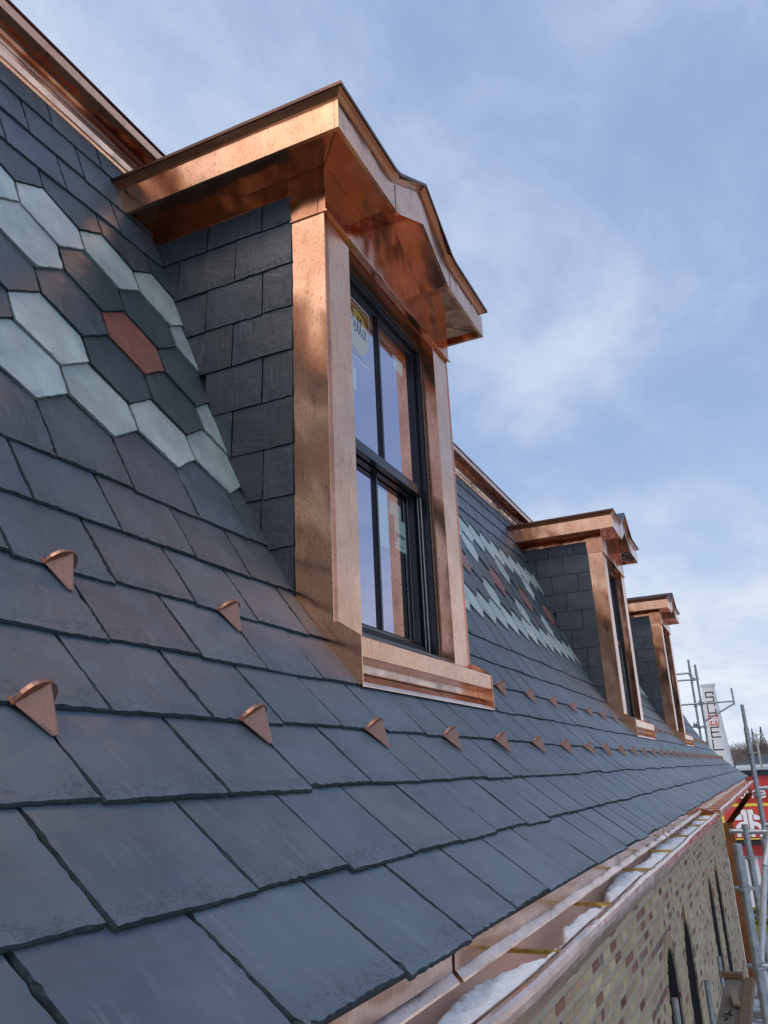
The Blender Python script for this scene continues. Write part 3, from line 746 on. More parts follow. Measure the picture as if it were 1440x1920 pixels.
for x in hx:
    far = x > XJ; dz = .02 if far else 0
    mb = MB(); mb.box(x-.014, x+.014, .74 if not far else .71, .96, -.5595+dz, -.5535+dz); mb.box(x-.003, x+.003, .75 if not far else .72, .95, -.5675+dz, -.5595+dz)
    mb.box(x-.010, x+.010, .925, 1.0, -.462+0, -.458); mb.build('hanger', M_BRASS if not far else M_CUG, gut)
for a, b in ((9.2, 9.7), (13.5, 14.6), (17.0, 19.0), (22, 24.5)):
    dy = 0 if a < XJ else -.03; dz = 0 if a < XJ else .02
    mb = MB(); mb.prism([(.7105+dy, -.598+dz), (.7090+dy, -.575+dz), (.7135+dy, -.562+dz), (.7155+dy, -.5625+dz)], lambda p, t: (t, p[0], p[1]), a, b)
    mb.build('red_tape', M_REDT, gut)
# snow in the trough
def snow_run():
    mb = MB(); nx, ny = 900, 20; a, b = 1.6, 10.6; ids = []
    for i in range(nx+1):
        x = a+(b-a)*i/nx
        edge = .862 + .055*mnoise.noise((x*1.9, 0, 4)) + .022*mnoise.noise((x*8, 2, 4)) + .03*mnoise.noise((x*.8, 7, 1))
        top = -.572 + .022*mnoise.noise((x*1.6, 5, 0))
        kn = [(1.6, .03), (2.55, .03), (2.80, -.085), (3.20, -.085), (3.40, -.03), (3.80, .0), (4.02, -.07), (4.25, -.06), (4.6, .045), (5.6, .06), (5.9, -.02), (6.15, .05), (7.4, .06), (7.7, -.03), (8.0, .05), (10.6, .05)]
        edge += float(np.interp(x, [q[0] for q in kn], [q[1] for q in kn]))
        edge = max(edge, .758)
        for j in range(ny+1):
            tt = j/ny; y = .745 + (edge+.02-.745)*tt
            prof_ = 1-max(0, (tt-.72)/.28)**2.2
            z = -.70 + (top+.70)*prof_ + .012*mnoise.noise((x*14, y*20, 1)) + .007*mnoise.noise((x*48, y*55, 2)) - .012*max(0, .25-tt)*4
            if x < a+.05 or x > b-.05: z = -.70
            y = max(y, .750 + max(0, -.60-z)*.80)
            mb.v.append(V(x, y, z))
    for i in range(nx):
        for j in range(ny):
            q = i*(ny+1)+j; mb.face((q, q+1, q+ny+2, q+ny+1))
    o = mb.build('snow', M_SNOW, smooth=True); tag(o, 'lumpy old snow lying in the copper gutter', 'snow', kind='stuff')
snow_run()

# ------------------------------------------------------------------ brick wall
WY = 1.70; WX0, WX1 = 2.0, 27.3; ZT, ZB = -.50, -13.2
wall = thing('brick_wall', V(WX0, WY, ZB), 'old cream and red brick wall with narrow arched windows under the gutter', 'wall')
WINS = [(12.38, .58, -2.29), (14.60, .58, -2.29), (19.90, .56, -2.29), (22.1, .56, -2.29)]   # centre, half width, crown height
WBOT = -5.6; RD = .022
def wtop(x, c, hw, ct): return ct - hw*1.15 + hw*1.15*math.sqrt(max(0, 1-((x-c)/hw)**2))
mb = MB()
edges = sorted(set([WX0, WX1] + [c+hw*k/8 for c, hw, ct in WINS for k in range(-8, 9)]))
for a, b in zip(edges, edges[1:]):
    m_ = (a+b)/2; w = next((q for q in WINS if abs(m_-q[0]) < q[1]), None)
    if w:
        ta, tb = wtop(a, *w), wtop(b, *w)
        i = mb.add([(a, WY, ta), (b, WY, tb), (b, WY, ZT), (a, WY, ZT)]); mb.face(i)
        i = mb.add([(a, WY, ZB), (b, WY, ZB), (b, WY, WBOT), (a, WY, WBOT)]); mb.face(i)
        i = mb.add([(a, WY, ta), (a, WY+.42, ta), (b, WY+.42, tb), (b, WY, tb)]); mb.face(i)
    else:
        i = mb.add([(a, WY, ZB), (b, WY, ZB), (b, WY, ZT), (a, WY, ZT)]); mb.face(i)
for c, hw, ct in WINS:
    for x in (c-hw, c+hw):
        i = mb.add([(x, WY, WBOT), (x, WY+.42, WBOT), (x, WY+.42, ct-hw*1.15), (x, WY, ct-hw*1.15)]); mb.face(i)
    i = mb.add([(c-hw, WY, WBOT), (c+hw, WY, WBOT), (c+hw, WY+.42, WBOT), (c-hw, WY+.42, WBOT)]); mb.face(i)
i = mb.add([(WX1, WY, ZB), (WX1, WY+4, ZB), (WX1, WY+4, ZT), (WX1, WY, ZT)]); mb.face(i)
i = mb.add([(WX0, WY, ZB), (WX0, WY+4, ZB), (WX0, WY+4, ZT), (WX0, WY, ZT)]); mb.face(i)
mb.build('mortar', M_MORT, wall, fixn=False)
for c, hw, ct in WINS:
    mb = MB(); mb.box(c-hw, c+hw, WY+RD, WY+RD+.02, WBOT, ct); fr = mb.build('window', M_VOID, wall)
BC = [((.52,.43,.26), 28), ((.47,.36,.23), 26), ((.56,.47,.30), 14), ((.46,.33,.22), 16), ((.29,.15,.105), 14), ((.21,.10,.07), 5), ((.22,.19,.16), 4)]
def brick_col(rr, far=0):
    t = rr.uniform(0, sum(w for _, w in BC))
    for c, w in BC:
        t -= w
        if t <= 0: break
    v = rr.uniform(.85, 1.15); return (c[0]*v, c[1]*v, c[2]*v, 1)
rr = random.Random(3); bricks = []
PZ = .1285; row = 0; z = ZT-.04
while z-PZ > -7.2:
    off = (row % 2)*.18; x = WX0+off - .36
    while x < WX1-.01:
        header = (row % 6 == 5)
        w = (.145 if header else (.285 if rr.random() < .8 else .14)); x2 = min(x+w, WX1)
        a, b = max(x, WX0), x2
        if b-a > .04:
            ok = True
            for c, hw, ct in WINS:
                if b > c-hw-.0 and a < c+hw and z-PZ < ct+.02 and z > WBOT:
                    xm = min(max(c, a), b); tz = wtop(xm, c, hw, ct)
                    if z-PZ*.9 < tz+.02:
                        if a < c-hw-.05 and b > c-hw: b = c-hw
                        elif b > c+hw+.05 and a < c+hw: a = c+hw
                        else: ok = False
                    if abs(xm-c) < hw and z-PZ < tz and z > tz-.15: ok = ok and (b <= c-hw or a >= c+hw)
            if ok and b-a > .05:
                q = rr.uniform(-.0095, -.006)
                bricks.append((a, b, z-PZ+.050, z, q, brick_col(rr)))
        x = x2+.048
    z -= PZ; row += 1
bricks.sort(key=lambda b: (0 if (b[0] > 5.4) else 50) + math.hypot(b[0], WY, b[3]))
def brick_into(mb, a, b, z0, z1, q, col, chip=.004):
    y = WY-.013-q
    i = mb.add([(a, WY+.01, z0), (b, WY+.01, z0), (b, WY+.01, z1), (a, WY+.01, z1), (a, y+.006, z0), (b, y+.006, z0), (b, y+.006, z1), (a, y+.006, z1)])
    j = mb.add([(a+rr.uniform(.002, .008), y, z0+rr.uniform(.002, .008)), (b-rr.uniform(.002, .008), y, z0+rr.uniform(.002, .008)), (b-rr.uniform(.002, .008), y, z1-rr.uniform(.002, .008)), (a+rr.uniform(.002, .008), y, z1-rr.uniform(.002, .008))])
    mb.face((j[0], j[1], j[2], j[3]), 0, col)
    for p, q2 in ((0, 1), (1, 2), (2, 3), (3, 0)):
        mb.face((i[p], i[q2], i[4+q2], i[4+p]), 0, col); mb.face((i[4+p], i[4+q2], j[q2], j[p]), 0, col)
bm_ = MB()
for n, (a, b, z0, z1, q, col) in enumerate(bricks):
    if n < 290:
        mb = MB(); brick_into(mb, a, b, z0, z1, q, col); c = sum((Vector(v) for v in mb.v), Vector())/len(mb.v); mb.build('brick', M_BRICK, wall, origin=c)
    else: brick_into(bm_, a, b, z0, z1, q, col)
# jamb bricks, arch voussoirs and relieving soldier courses (proud of the mortar)
for c, hw, ct in WINS:
    z = WBOT; k = 0
    while z < ct-hw*1.15:
        for x, s in ((c+hw, -1),):
            xa, xb = x-.006, x+.05
            bm_.box(xa, xb, WY-.004, WY+RD, z+.026, z+PZ-.026, 0, brick_col(rr))
        z += PZ; k += 1
    nv = 13
    for ringi in range(1):
        for k in range(nv):
            t0 = math.pi*(k+.16)/nv; t1 = math.pi*(k+.84)/nv; ra = 1+.34*ringi+(.02 if ringi else 0); rb = ra+.30
            zc = ct-hw*1.15; q = []
            for t, rrr in ((t0, ra), (t1, ra), (t1, rb), (t0, rb)): q.append((c-hw*rrr*math.cos(t), zc+hw*1.15*rrr*math.sin(t)))
            bm_.prism(q, lambda p, t: (p[0], t, p[1]), WY-.010, WY+.02, 0, brick_col(rr))
    for k in range(0):
        x = c-.55+.11*k
        bm_.box(x+.012, x+.098, WY-.020, WY+.02, ct+.42, ct+.78, 0, brick_col(rr))
o = bm_.build('brickwork', M_BRICK, wall); tag(o, kind='stuff')
# eave soffit boards between wall and gutter
mb = MB(); mb.box(XL, WX1+.6, .955, 6.2, -.512, -.501); sf = mb.build('eave_soffit', M_WOODB, wall)
# downspout at the far corner
ds = thing('downspout', V(27.6, 1.6, -5), 'square brown copper downpipe at the far corner of the brick wall', 'downpipe')
mb = MB()
def sq_tube(mb, p, q, wx, wy):
    mb.prism([(-wx, -wy), (wx, -wy), (wx, wy), (-wx, wy)], lambda c, t: tuple(Vector(p).lerp(Vector(q), t)+Vector((c[0], c[1], 0))), 0, 1)
sq_tube(mb, (28.6, .83, -.70), (28.6, .83, -.92), .10, .06); mb.build('outlet', M_CUB, ds)
mb = MB(); sq_tube(mb, (28.6, .84, -.90), (27.6, 1.56, -1.72), .11, .10); mb.build('offset_pipe', M_CUB, ds)
mb = MB(); sq_tube(mb, (27.6, 1.56, -1.68), (27.6, 1.56, -12), .13, .135); mb.build('pipe', M_CUB, ds)


# ------------------------------------------------------------------ scaffold
sc = thing('scaffold', V(9, .46, -13.3), 'grey galvanised tube scaffold standing in front of the brick wall and past the roof end', 'scaffold')
def pole(x, y, z0, z1, rings, r_=.040, joint=None):
    mb = MB(); mb.tube((x, y, z0), (x, y, z1), r_, 14, caps=True)
    if joint: mb.tube((x, y, joint-.12), (x, y, joint+.10), r_*1.16, 14)
    p = mb.build('standard', M_STEEL, sc, smooth=False)
    for z in rings:
        mb = MB(); mb.tube((x, y, z-.008), (x, y, z+.008), .098, 16); mb.tube((x, y, z-.03), (x, y, z+.03), r_*1.25, 12); mb.build('rosette', M_STEEL, p)
    return p
def tub(name, a, b, r_=.036):
    mb = MB(); mb.tube(a, b, r_, 12); return mb.build(name, M_STEEL, sc)
pole(9.0, .46, -13.3, -.74, [-1.13, -1.79, -2.45], .041, -.95)
pole(11.8, .475, -13.3, -.74, [-1.13, -1.80, -2.45])
pole(14.9, .32, -13.3, .55, [.15, -.50, -1.15, -1.80]); mb = MB(); mb.tube((14.9, .32, .55), (14.9, .32, .92), .029, 12); mb.build('spigot', M_STEEL, sc)
pole(12.0, .29, -13.3, -.94, [-1.47, -2.1], .034)
tub('ledger', (11.8, .475, -.82), (11.8, .67, -.82), .030); tub('ledger', (11.8, .47, -.83), (11.8, -2.2, -.86), .030)
tub('ledger', (14.9, .32, -.40), (14.9, -2.0, -.38), .034); tub('ledger', (14.9, .32, -.95), (14.9, -2.0, -.93), .034); tub('ledger', (9, .46, -1.79), (9, -2.2, -1.79), .034)
pass
def brace(a, b): 
    mb = MB(); mb.tube(a, b, .036, 12); mb.build('brace', M_BRACE, sc)
M_BRACE = simple('bright_zinc', (0.55, 0.58, 0.62), 0.35, 0.6, 30, 0.2)
brace((10.6, .29, -1.10), (10.6, .50, -2.05)); brace((10.6, .29, -1.10), (10.8, .10, -.55)); brace((10.6, .50, -2.05), (10.7, .45, -2.9))
# past the roof end
pole(33, 2.31, -13.3, 3.85, [3.26, 2.10, 1.30], .042, 3.5); pole(33, 2.10, -13.3, 3.64, [3.10, 2.15, 1.30], .042, 3.3)
for z, ya, yb in ((3.33, 3.4, 2.31), (3.08, 3.4, 2.08), (2.18, 3.4, .96), (1.35, 2.6, 2.05)): tub('ledger', (32.93, ya, z), (32.93, yb, z), .034)
tub('bracket_post', (32.95, .96, 2.05), (32.95, .97, 2.66), .034); tub('brace', (32.95, .96, 2.10), (32.95, 2.07, 1.54), .034)
for y, z in ((2.22, 3.09), (2.15, 2.18), (2.36, 1.40), (2.10, 1.32), (2.45, 1.42), (2.05, 2.18)):
    mb = MB(); mb.box(32.84, 33.05, y-.045, y+.045, z-.05, z+.05); mb.tube((32.8, y, z-.09), (32.8, y, z+.12), .016, 6); mb.build('clamp', M_STEEL, sc)
# short tubes by the windows
for x, zt in ((10.5, -2.44), (13.99, -3.0), (16.5, -3.16)): pole(x, 1.45, -13.3, zt, [], .036)
# deck boards
dk = thing('scaffold_deck', V(10, 1, -3.1), 'dusty plywood walkway on the scaffold beside the brick wall', 'walkway')
for i, (ya, yb, m) in enumerate(((.99, 1.20, M_PLY), (.80, .985, M_PLY))):
    mb = MB(); mb.box(4, 14.35, ya, yb, -3.06, -3.03); mb.build('plank', M_PLY, dk)
mb = MB(); mb.box(4, 14.3, .815, .935, -3.028, -2.992); mb.build('toe_board', M_WOODB, dk)
mb = MB(); mb.box(14.30, 14.46, .96, 1.26, -3.02, -2.96); mb.build('cross_board', M_WOODB, dk)
mb = MB(); i = mb.add([(12.62, .93, -2.985), (12.62, 1.02, -2.985), (13.3, 1.10, -2.985), (13.3, 1.01, -2.985), (12.62, .93, -2.95), (12.62, 1.02, -2.95), (13.3, 1.10, -2.95), (13.3, 1.01, -2.95)])
for q in ((0,3,2,1),(4,5,6,7),(0,1,5,4),(1,2,6,5),(2,3,7,6),(3,0,4,7)): mb.face([i[k] for k in q])
tag(mb.build('timber_offcut', M_WOOD, bevel=.002), 'short pale timber offcut lying across the plywood walkway', 'offcut')
mb = MB()
for k in range(6): a = Vector((12.3+rr.uniform(-.12, .12), 1.08+rr.uniform(-.02, .02), -3.02)); b = a+Vector((rr.uniform(-.2, .2), rr.uniform(-.04, .04), rr.uniform(.0, .05))); mb.tube(a, b, .008, 5)
tag(mb.build('cable_scrap', M_BLKR), 'tangled black scrap of strap on the plywood walkway', 'scrap')

# snowy lower annex roof beyond and below
def annex_mat():
    m, t, b = mat('snowy_flat_roof'); o = tco(t); n = nz(t, o, 1.1, 6, 0.65); n2 = nz(t, o, 14, 5, 0.6)
    c = mix(t, rng(t, n2, 0.3, 0.7, 0, 1), (0.16, 0.14, 0.12), (0.26, 0.23, 0.20))
    c = mix(t, rng(t, n, 0.47, 0.55, 0, 1), c, (0.66, 0.69, 0.74)); t.links.new(c, b.inputs['Base Color']); b.inputs['Roughness'].default_value = 0.85; bump(t, b, n, 0.6, 0.05); return m
an = thing('annex', V(30, -2, -13.3), 'low annex with a flat roof under patchy grey snow', 'building')
mb = MB(); mb.box(15.6, 41.5, -14, 1.67, -13.3, -6.0); mb.build('annex_wall', M_MORT, an)
mb = MB(); mb.box(15.5, 41.7, -14.2, 1.68, -5.999, -5.82); mb.build('annex_roof', annex_mat(), an)
# stacked boards and a warning board on the annex
M_GB = simple('weathered_board', (0.30, 0.28, 0.26), 0.8, 0, 10, .25)
bs = thing('board_stack', V(32, 0, -5.8), 'stack of weathered scaffold boards on trestles behind the poles', 'boards')
for k, z in enumerate((-4.15, -4.38, -4.62)):
    mb = MB(); mb.box(32, 33.2, -6, 1.25, z, z+.09); mb.build('board', M_GB, bs)
for y in (1.0, -1.2, -4):
    mb = MB(); mb.box(32.5, 32.6, y, y+.1, -5.81, -4.0); mb.build('trestle_leg', M_BLKR, bs)
ys = thing('warning_board', V(30.6, 1.2, -5.0), 'yellow warning board with black letters behind the scaffold poles', 'sign')
mb = MB(); mb.box(30.6, 30.63, .85, 1.62, -5.35, -4.40); mb.build('board', M_YEL, ys)
def text_mesh(txt, size, name, m, parent, origin, right, up, depth=.004, bold=0.0, sx=1.0):
    cu = bpy.data.curves.new(name, 'FONT'); cu.body = txt; cu.size = size; cu.extrude = depth; cu.offset = bold
    tmp = bpy.data.objects.new('tmp', cu); COL.objects.link(tmp); dg = bpy.context.evaluated_depsgraph_get(); dg.update()
    me = bpy.data.meshes.new_from_object(tmp.evaluated_get(dg)); COL.objects.unlink(tmp); bpy.data.objects.remove(tmp)
    R_, U_ = Vector(right), Vector(up); N_ = R_.cross(U_)
    Mx = Matrix((R_*sx, U_, N_)).transposed().to_4x4(); Mx.translation = Vector(origin) - WP(parent)
    me.transform(Mx); me.materials.clear(); me.materials.append(m)
    o = bpy.data.objects.new(name, me); COL.objects.link(o); o.parent = parent; return o
text_mesh('SAFE\nDISTANCE\nESCAPE', .10, 'lettering', M_INK, ys, V(30.59, 1.56, -4.58), (0, -1, 0), (0, 0, 1), bold=.002)
mb = MB()
for y in (.95, 1.52): mb.tube((30.65, y, -5.82), (30.65, y, -4.4), .03, 6)
mb.build('stake', M_BLKR, ys)

# ------------------------------------------------------------------ red store
def corr_mat(name, c):
    return simple(name, c, 0.5, 0.0, 3, 0.08)
M_RED = corr_mat('red_cladding', (0.50, 0.035, 0.03)); M_REDS = corr_mat('red_sign', (0.55, 0.045, 0.03)); M_YB = simple('yellow_border', (0.75, 0.58, 0.06), 0.5, 0, 3, .03)
M_WHS = simple('white_sign', (0.78, 0.78, 0.78), 0.5, 0, 3, .03); M_PINK = corr_mat('faded_red_panel', (0.55, 0.16, 0.17)); M_GREYW = corr_mat('white_panel', (0.60, 0.60, 0.60))
st = thing('red_store', (36, 0, 0), 'red corrugated store with a large sign seen past the gutter end', 'building')
def mbox(name, x0, x1, y0, y1, z0, z1, m, parent, bev=0):
    mb = MB(); mb.v = [(x0,y0,z0),(x1,y0,z0),(x1,y1,z0),(x0,y1,z0),(x0,y0,z1),(x1,y0,z1),(x1,y1,z1),(x0,y1,z1)]
    for q in ((0,3,2,1),(4,5,6,7),(0,1,5,4),(1,2,6,5),(2,3,7,6),(3,0,4,7)): mb.face(q)
    return mb.build(name, m, parent, bevel=bev)
mbox('store_body', 36.1, 60, -4.5, 6, 0, CZ-.50, M_GREYW, st)
mbox('parapet_cap', 35.9, 60, -4.6, 6, CZ-.499, CZ-.28, M_BLK, st)
mb = MB(); n = 70                                              # corrugated cladding
ys_ = [6-10.5*i/n for i in range(n+1)]; zz_ = [4.6, CZ-.50]
for z in zz_:
    for i, y in enumerate(ys_): mb.v.append((36.0+(.035 if i % 2 else 0), y, z))
for i in range(n): mb.face((i, i+1, n+1+i+1, n+1+i))
mb.build('corrugated_cladding', M_RED, st, fixn=False)
mb = MB()
for zi, z in enumerate((.2, 4.55)):
    for i, y in enumerate(ys_): mb.v.append((36.02+(.03 if i % 2 else 0), y, z))
for i in range(n):
    mb.face((i, i+1, n+1+i+1, n+1+i), 0 if (ys_[i] > 1.25) else 1)
mb.build('lower_panels', [M_GREYW, M_PINK], st, fixn=False)
mbox('canopy_rail', 35.6, 36.0, -4.5, 2.3, CZ-2.98, CZ-2.84, M_BLKR, st)
sg = mbox('sign_board', 35.80, 35.98, .40, 2.22, CZ-2.80, CZ-1.50, M_REDS, st)
for nm, y0, y1, z0, z1 in (('top', .40, 2.22, CZ-1.60, CZ-1.50), ('bottom', .40, 2.22, CZ-2.80, CZ-2.75), ('left', 2.13, 2.22, CZ-2.75, CZ-1.60), ('right', .40, .50, CZ-2.75, CZ-1.60)):
    mbox('sign_border', 35.78, 35.799, y0, y1, z0, z1, M_YB, sg)
def logo(parent, name, yc, z0, w, h_, x, m):
    mb = MB(); pieces = []
    stem = [(.03, 0), (.24, 0), (.24, .46), (.24, .80), (.34, .80), (.30, 1.0), (.03, 1.0)]
    pieces.append(stem)
    arcs = []
    for k in range(8):
        t0, t1 = math.pi/2*(k/8), math.pi/2*((k+1)/8)
        q = [(.24+.46*math.sin(t0), .30+.26*math.cos(t0)), (.24+.46*math.sin(t1), .30+.26*math.cos(t1)), (.24+.24*math.sin(t1), .30+.10*math.cos(t1)), (.24+.24*math.sin(t0), .30+.10*math.cos(t0))]
        pieces.append(q)
    pieces.append([(.48, 0), (.70, 0), (.70, .301), (.48, .301)])
    pieces.append([(.30, .62), (.30, .84), (.34, .84), (.74, .70), (.74, .62)])
    for s in (1, -1):
        for p in pieces:
            v0 = len(mb.v); q = [(yc - s*a*w/2/.74, z0+b*h_) for a, b in p]
            mb.v += [(x, y, z) for y, z in q] + [(x-.01, y, z) for y, z in q]; n = len(q)
            mb.face(list(range(v0, v0+n))); mb.face(list(range(v0+2*n-1, v0+n-1, -1)))
            for k in range(n): mb.face((v0+k, v0+(k+1) % n, v0+n+(k+1) % n, v0+n+k))
    return mb.build(name, m, parent)
logo(sg, 'house_emblem', 1.28, CZ-2.70, 1.02, .98, 35.775, M_WHS)
text_mesh('Home', .62, 'lettering', M_WHS, st, (35.96, 1.93, CZ-1.31), (0, -1, 0), (0, 0, 1), depth=.02, bold=.004, sx=.92)
text_mesh('Hardware', .62, 'lettering', M_WHS, st, (35.96, .34, CZ-2.02), (0, -1, 0), (0, 0, 1), depth=.02, bold=.004, sx=.92)
# house beyond the store
hb = thing('grey_roof_house', (72, 0, 0), 'low house with dark hipped roof and white fascia behind the red store', 'building')
mbox('house_wall', 72, 82, -8, 2.6, 0, 7.62, M_BLK, hb); mbox('fascia', 71.8, 82.2, -8.2, 2.8, 7.621, 7.86, M_WHS, hb)
mb = MB(); mb.v = [(71.7,-8.3,7.861),(82.3,-8.3,7.861),(82.3,2.9,7.861),(71.7,2.9,7.861),(77,-6,8.65),(77,.6,8.65)]
for q in ((0,3,5,4),(1,4,5,2),(0,4,1),(2,5,3),(0,1,2,3)): mb.face(q)
mb.build('roof', simple('asphalt_shingle', (.06,.065,.075), .9), hb)

# ------------------------------------------------------------------ painted chimney
ch = thing('mill_chimney', (96, 5.2, 0), 'tall white tapering chimney with black vertical lettering and a red emblem', 'chimney')
CX, CYc = 96.0, 5.15; ztop = CZ+8.35
def rad(z): return .62+(ztop-z)*.072
mb = MB(); n = 40; lev = [0, 4, 8, 11, 14, ztop-.45, ztop-.10, ztop]; rr_ = [rad(0), rad(4), rad(8), rad(11), rad(14), rad(ztop-.45), .80, .78]
for z, q in zip(lev, rr_):
    for k in range(n): mb.v.append((CX+q*math.cos(2*math.pi*k/n), CYc+q*math.sin(2*math.pi*k/n), z))
for a in range(len(lev)-1):
    for k in range(n): mb.face((a*n+k, a*n+(k+1) % n, (a+1)*n+(k+1) % n, (a+1)*n+k))
mb.face([(len(lev)-1)*n+k for k in range(n)])
mb.build('shaft', simple('white_painted_brick', (.66, .65, .62), .8, 0, .8, .06), ch, smooth=False)
ang0 = math.atan2(0-CYc, 0-CX)          # side that faces this roof
def on_shaft(uu, z, off=.02):
    q = rad(z)+off; a = ang0 + uu/q; return (CX+q*math.cos(a), CYc+q*math.sin(a), z)
LET = {'S': [((0,1),(1,1)),((0,1),(0,.5)),((0,.5),(1,.5)),((1,.5),(1,0)),((1,0),(0,0)),((1,1),(1,.82))], 'C': [((0,1),(1,1)),((0,1),(0,0)),((0,0),(1,0)),((1,1),(1,.78)),((1,0),(1,.3))],
       'E': [((0,1),(1,1)),((0,1),(0,0)),((0,0),(1,0)),((0,.5),(.85,.5))], 'L': [((0,1),(0,0)),((0,0),(1,0))]}
def shaft_strokes(mb, segs, u0, z0, w, h_, th):
    for (a, b) in segs:
        P = Vector((u0+(a[0])*w, z0+a[1]*h_)); Q = Vector((u0+b[0]*w, z0+b[1]*h_)); d = (Q-P).normalized(); nn = Vector((-d.y, d.x))*th; P -= d*th; Q += d*th
        for k in range(3):
            A = P.lerp(Q, k/3); B = P.lerp(Q, (k+1)/3); v0 = len(mb.v)
            mb.v += [on_shaft(q.x, q.y) for q in (A-nn, B-nn, B+nn, A+nn)]; mb.face((v0, v0+1, v0+2, v0+3))
mb = MB(); zc = ztop-1.95
def lett(c, z, w=.78, h_=1.0):
    mb = MB(); shaft_strokes(mb, LET[c], -w/2, z, w, h_, .065)
    mb.build('painted_letter', M_INK, ch, fixn=False)
lett('S', ztop-1.93); lett('C', ztop-3.12, .80, 1.02)
lett('E', ztop-5.62, .86, 1.02); lett('L', ztop-6.92, .92, 1.02); lett('L', ztop-8.22, .96, 1.02); lett('S', ztop-9.6, 1.0, 1.02)
mb = MB(); zb_ = ztop-4.42; nq = 6
for k in range(nq):
    v0 = len(mb.v); ua, ub = -.55+1.1*k/nq, -.55+1.1*(k+1)/nq
    mb.v += [on_shaft(ua, zb_, .015), on_shaft(ub, zb_, .015), on_shaft(ub, zb_+1.12, .015), on_shaft(ua, zb_+1.12, .015)]; mb.face((v0, v0+1, v0+2, v0+3))
em = mb.build('painted_emblem', simple('red_paint', (.55, .10, .06), .7), ch, fixn=False)
mb = MB()
for s in (-1, 1):
    shaft_strokes(mb, [((s*.10, 0), (s*.10, 1)), ((s*.10, .55), (s*.36, .5)), ((s*.40, .5), (s*.40, 0)), ((s*.22, .82), (s*.5, .68))], 0, zb_+.16, 1.0, .8, .06)
mb.build('emblem_figure', M_WHS, em, fixn=False)

# ------------------------------------------------------------------ trees, utility pole, lamp
M_BARK = simple('bare_bark', (.115, .092, .078), .95, 0, 2, .25); M_TWIG = simple('twig', (.17, .135, .105), .95, 0, 2, .3); M_FIR = simple('fir_needles', (.018, .032, .024), .9, 0, 3, .4)
def bare_tree(x, y, h_, label, seed):
    q = random.Random(seed); t = thing('bare_tree', (x, y, 0), label, 'tree', 'bare trees behind the red store')
    mb = MB(); tw = MB()
    def tb(M_, a, b, r_, r2, n=4):
        P, Q = Vector(a), Vector(b); d = (Q-P).normalized(); e = d.orthogonal().normalized(); g_ = d.cross(e); v0 = len(M_.v)
        for c, rad_ in ((P, r_), (Q, r2)): M_.v += [tuple(c+(e*math.cos(2*math.pi*k/n)+g_*math.sin(2*math.pi*k/n))*rad_) for k in range(n)]
        for k in range(n): M_.face((v0+k, v0+(k+1) % n, v0+n+(k+1) % n, v0+n+k))
    def grow(p, d, l, r_, lv):
        e = p + d*l; tb(mb if lv < 3 else tw, p, e, r_, r_*.62, 5 if lv < 2 else 3)
        if lv >= 6: return
        for k in range(2 if lv < 1 else (3 if lv < 5 else 4)):
            nd = (d + Vector((q.uniform(-.75, .75), q.uniform(-.75, .75), q.uniform(-.1, .55)))).normalized()
            grow(p + d*l*q.uniform(.65, 1), nd, l*q.uniform(.62, .82), r_*.60, lv+1)
    grow(Vector((x, y, 0)), Vector((q.uniform(-.06, .06), q.uniform(-.06, .06), 1)).normalized(), h_*.33, h_*.017, 0)
    mb.build('trunk', M_BARK, t, fixn=False); tw.build('crown', M_TWIG, t, fixn=False)
BL = ['pale spreading bare tree just right of the white chimney', 'bare tree second from the chimney, low on the horizon', 'dense brown bare tree left of the leaning grey pole', 'bare tree behind the tall grey scaffold pole', 'brown bare tree right of the tall scaffold pole', 'bare tree under the left fir', 'bare tree under the right fir', 'bare tree at the right edge of the photo', 'low bare tree behind the dark hipped roof', 'pale bare tree behind the white fascia', 'bare shrubby tree at the foot of the chimney', 'thin bare tree between the two firs']
for i, (x, y, h_) in enumerate([(120, 4.6, 11.6), (128, 6.4, 10.0), (118, 3.4, 10.8), (124, 2.4, 11.2), (117, 1.5, 11.4), (121, .4, 11.6), (116, -.8, 11.8), (123, -2.0, 12.0), (112, 1.9, 10.0), (113, 3.0, 9.6), (131, 5.4, 10.4), (119, -.1, 11.2)]):
    bare_tree(x, y, h_, BL[i], 40+i)
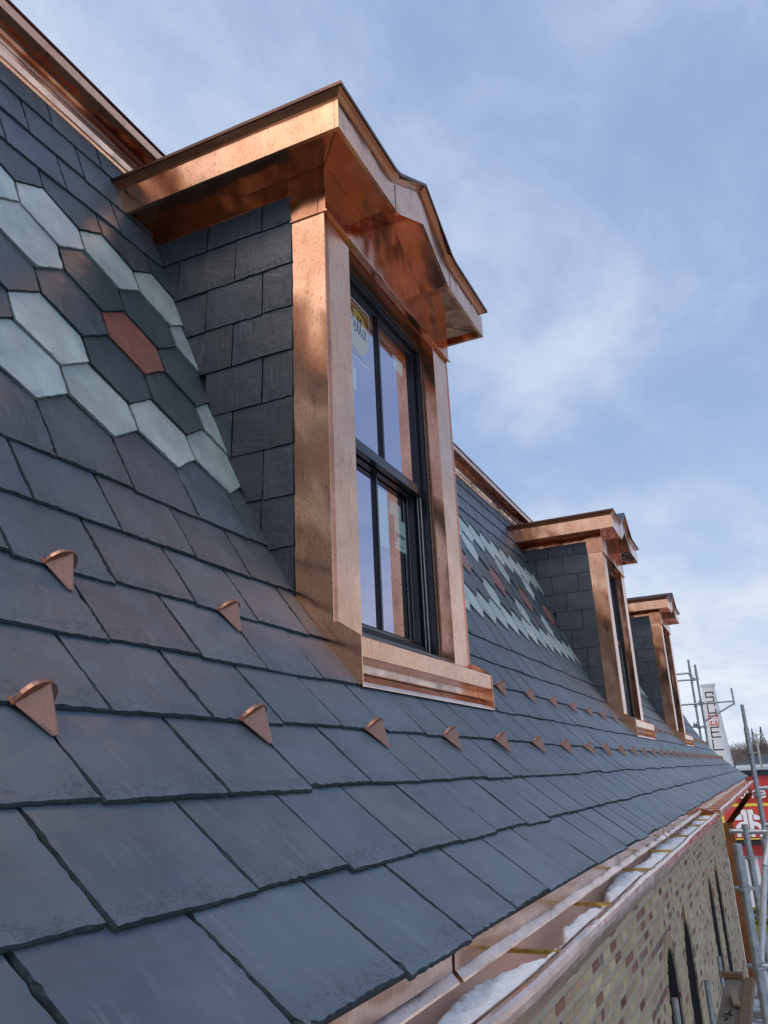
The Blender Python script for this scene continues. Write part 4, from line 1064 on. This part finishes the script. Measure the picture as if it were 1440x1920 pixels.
# wood: undergrowth mass behind
mb = MB(); q = random.Random(9)
for k in range(9000):
    x = q.uniform(126, 150); y = q.uniform(-30, 7.5); top = 10.6+1.0*mnoise.noise((y*.3, 1, 0)); z = top*q.random()**.5
    v0 = len(mb.v); a = q.uniform(0, 6.28); l = q.uniform(.25, .8)
    mb.v += [(x, y, z), (x+.05, y+.06, z), (x+l*math.cos(a)*.4, y+l*math.sin(a)*.4, z+l)]; mb.face((v0, v0+1, v0+2))
o = mb.build('woodland', M_TWIG, fixn=False); tag(o, 'brown winter woodland along the horizon', 'wood', kind='stuff')
for (x, y, h_, lb) in ((119, 1.92, 12.2, 'left and narrower of the two dark fir trees on the skyline'), (119, .85, 12.4, 'right and broader of the two dark fir trees on the skyline')):
    t = thing('fir_tree', (x, y, 0), lb, 'tree', 'two firs on the skyline')
    mb = MB()
    for k in range(5):
        a = 2*math.pi*k/5; mb.v.append((x+.18*math.cos(a), y+.18*math.sin(a), 0))
    for k in range(5): mb.v.append((x+.02*math.cos(2*math.pi*k/5), y+.02*math.sin(2*math.pi*k/5), h_))
    for k in range(5): mb.face((k, (k+1) % 5, 5+(k+1) % 5, 5+k))
    mb.build('trunk', M_BARK, t, fixn=False)
    mb = MB(); q = random.Random(int(h_*10))
    for k in range(1500):
        z = h_*(.3+.7*q.random()); R_ = (h_-z)*(.20 if y > 1.5 else .30)*q.uniform(.3, 1.1)+.05; a = q.uniform(0, 6.28); v0 = len(mb.v)
        mb.v += [(x, y, z+.1), (x+R_*math.cos(a)-.07*math.sin(a), y+R_*math.sin(a)+.07*math.cos(a), z-R_*.45), (x+R_*math.cos(a+.2), y+R_*math.sin(a+.2), z-R_*.55)]; mb.face((v0, v0+1, v0+2))
    mb.build('crown', M_FIR, t, fixn=False)
M_POLE = simple('pale_pole', (.42, .41, .38), .8)
t = thing('utility_pole', (60, .8, 0), 'thin pale utility pole with a short cross arm against the trees', 'pole')
def mtube(name, pts, r_, m, par, n=8):
    mb = MB()
    for a, b in zip(pts, pts[1:]):
        P, Q = Vector(a), Vector(b); d = (Q-P).normalized(); e = d.orthogonal().normalized(); g_ = d.cross(e); v0 = len(mb.v)
        for c in (P, Q): mb.v += [tuple(c+(e*math.cos(2*math.pi*k/n)+g_*math.sin(2*math.pi*k/n))*r_) for k in range(n)]
        for k in range(n): mb.face((v0+k, v0+(k+1) % n, v0+n+(k+1) % n, v0+n+k))
    return mb.build(name, m, par, fixn=False)
mtube('pole_shaft', [(60, .78, 0), (60, .78, CZ+1.8)], .07, M_POLE, t); mtube('cross_arm', [(60, 1.0, CZ+1.72), (60, .5, CZ+1.72)], .03, M_POLE, t)
t = thing('street_lamp', (54, .02, 0), 'curved white street lamp arm at the right edge of the photo', 'lamp post')
mtube('lamp_post', [(54, .10, 0), (54, .10, CZ+.9), (54, .04, CZ+1.15), (54, -.15, CZ+1.30), (54, -.8, CZ+1.38)], .055, M_WHS, t)
mbox('lamp_head', 53.9, 54.1, -1.4, -.8, CZ+1.33, CZ+1.42, M_WHS, t)
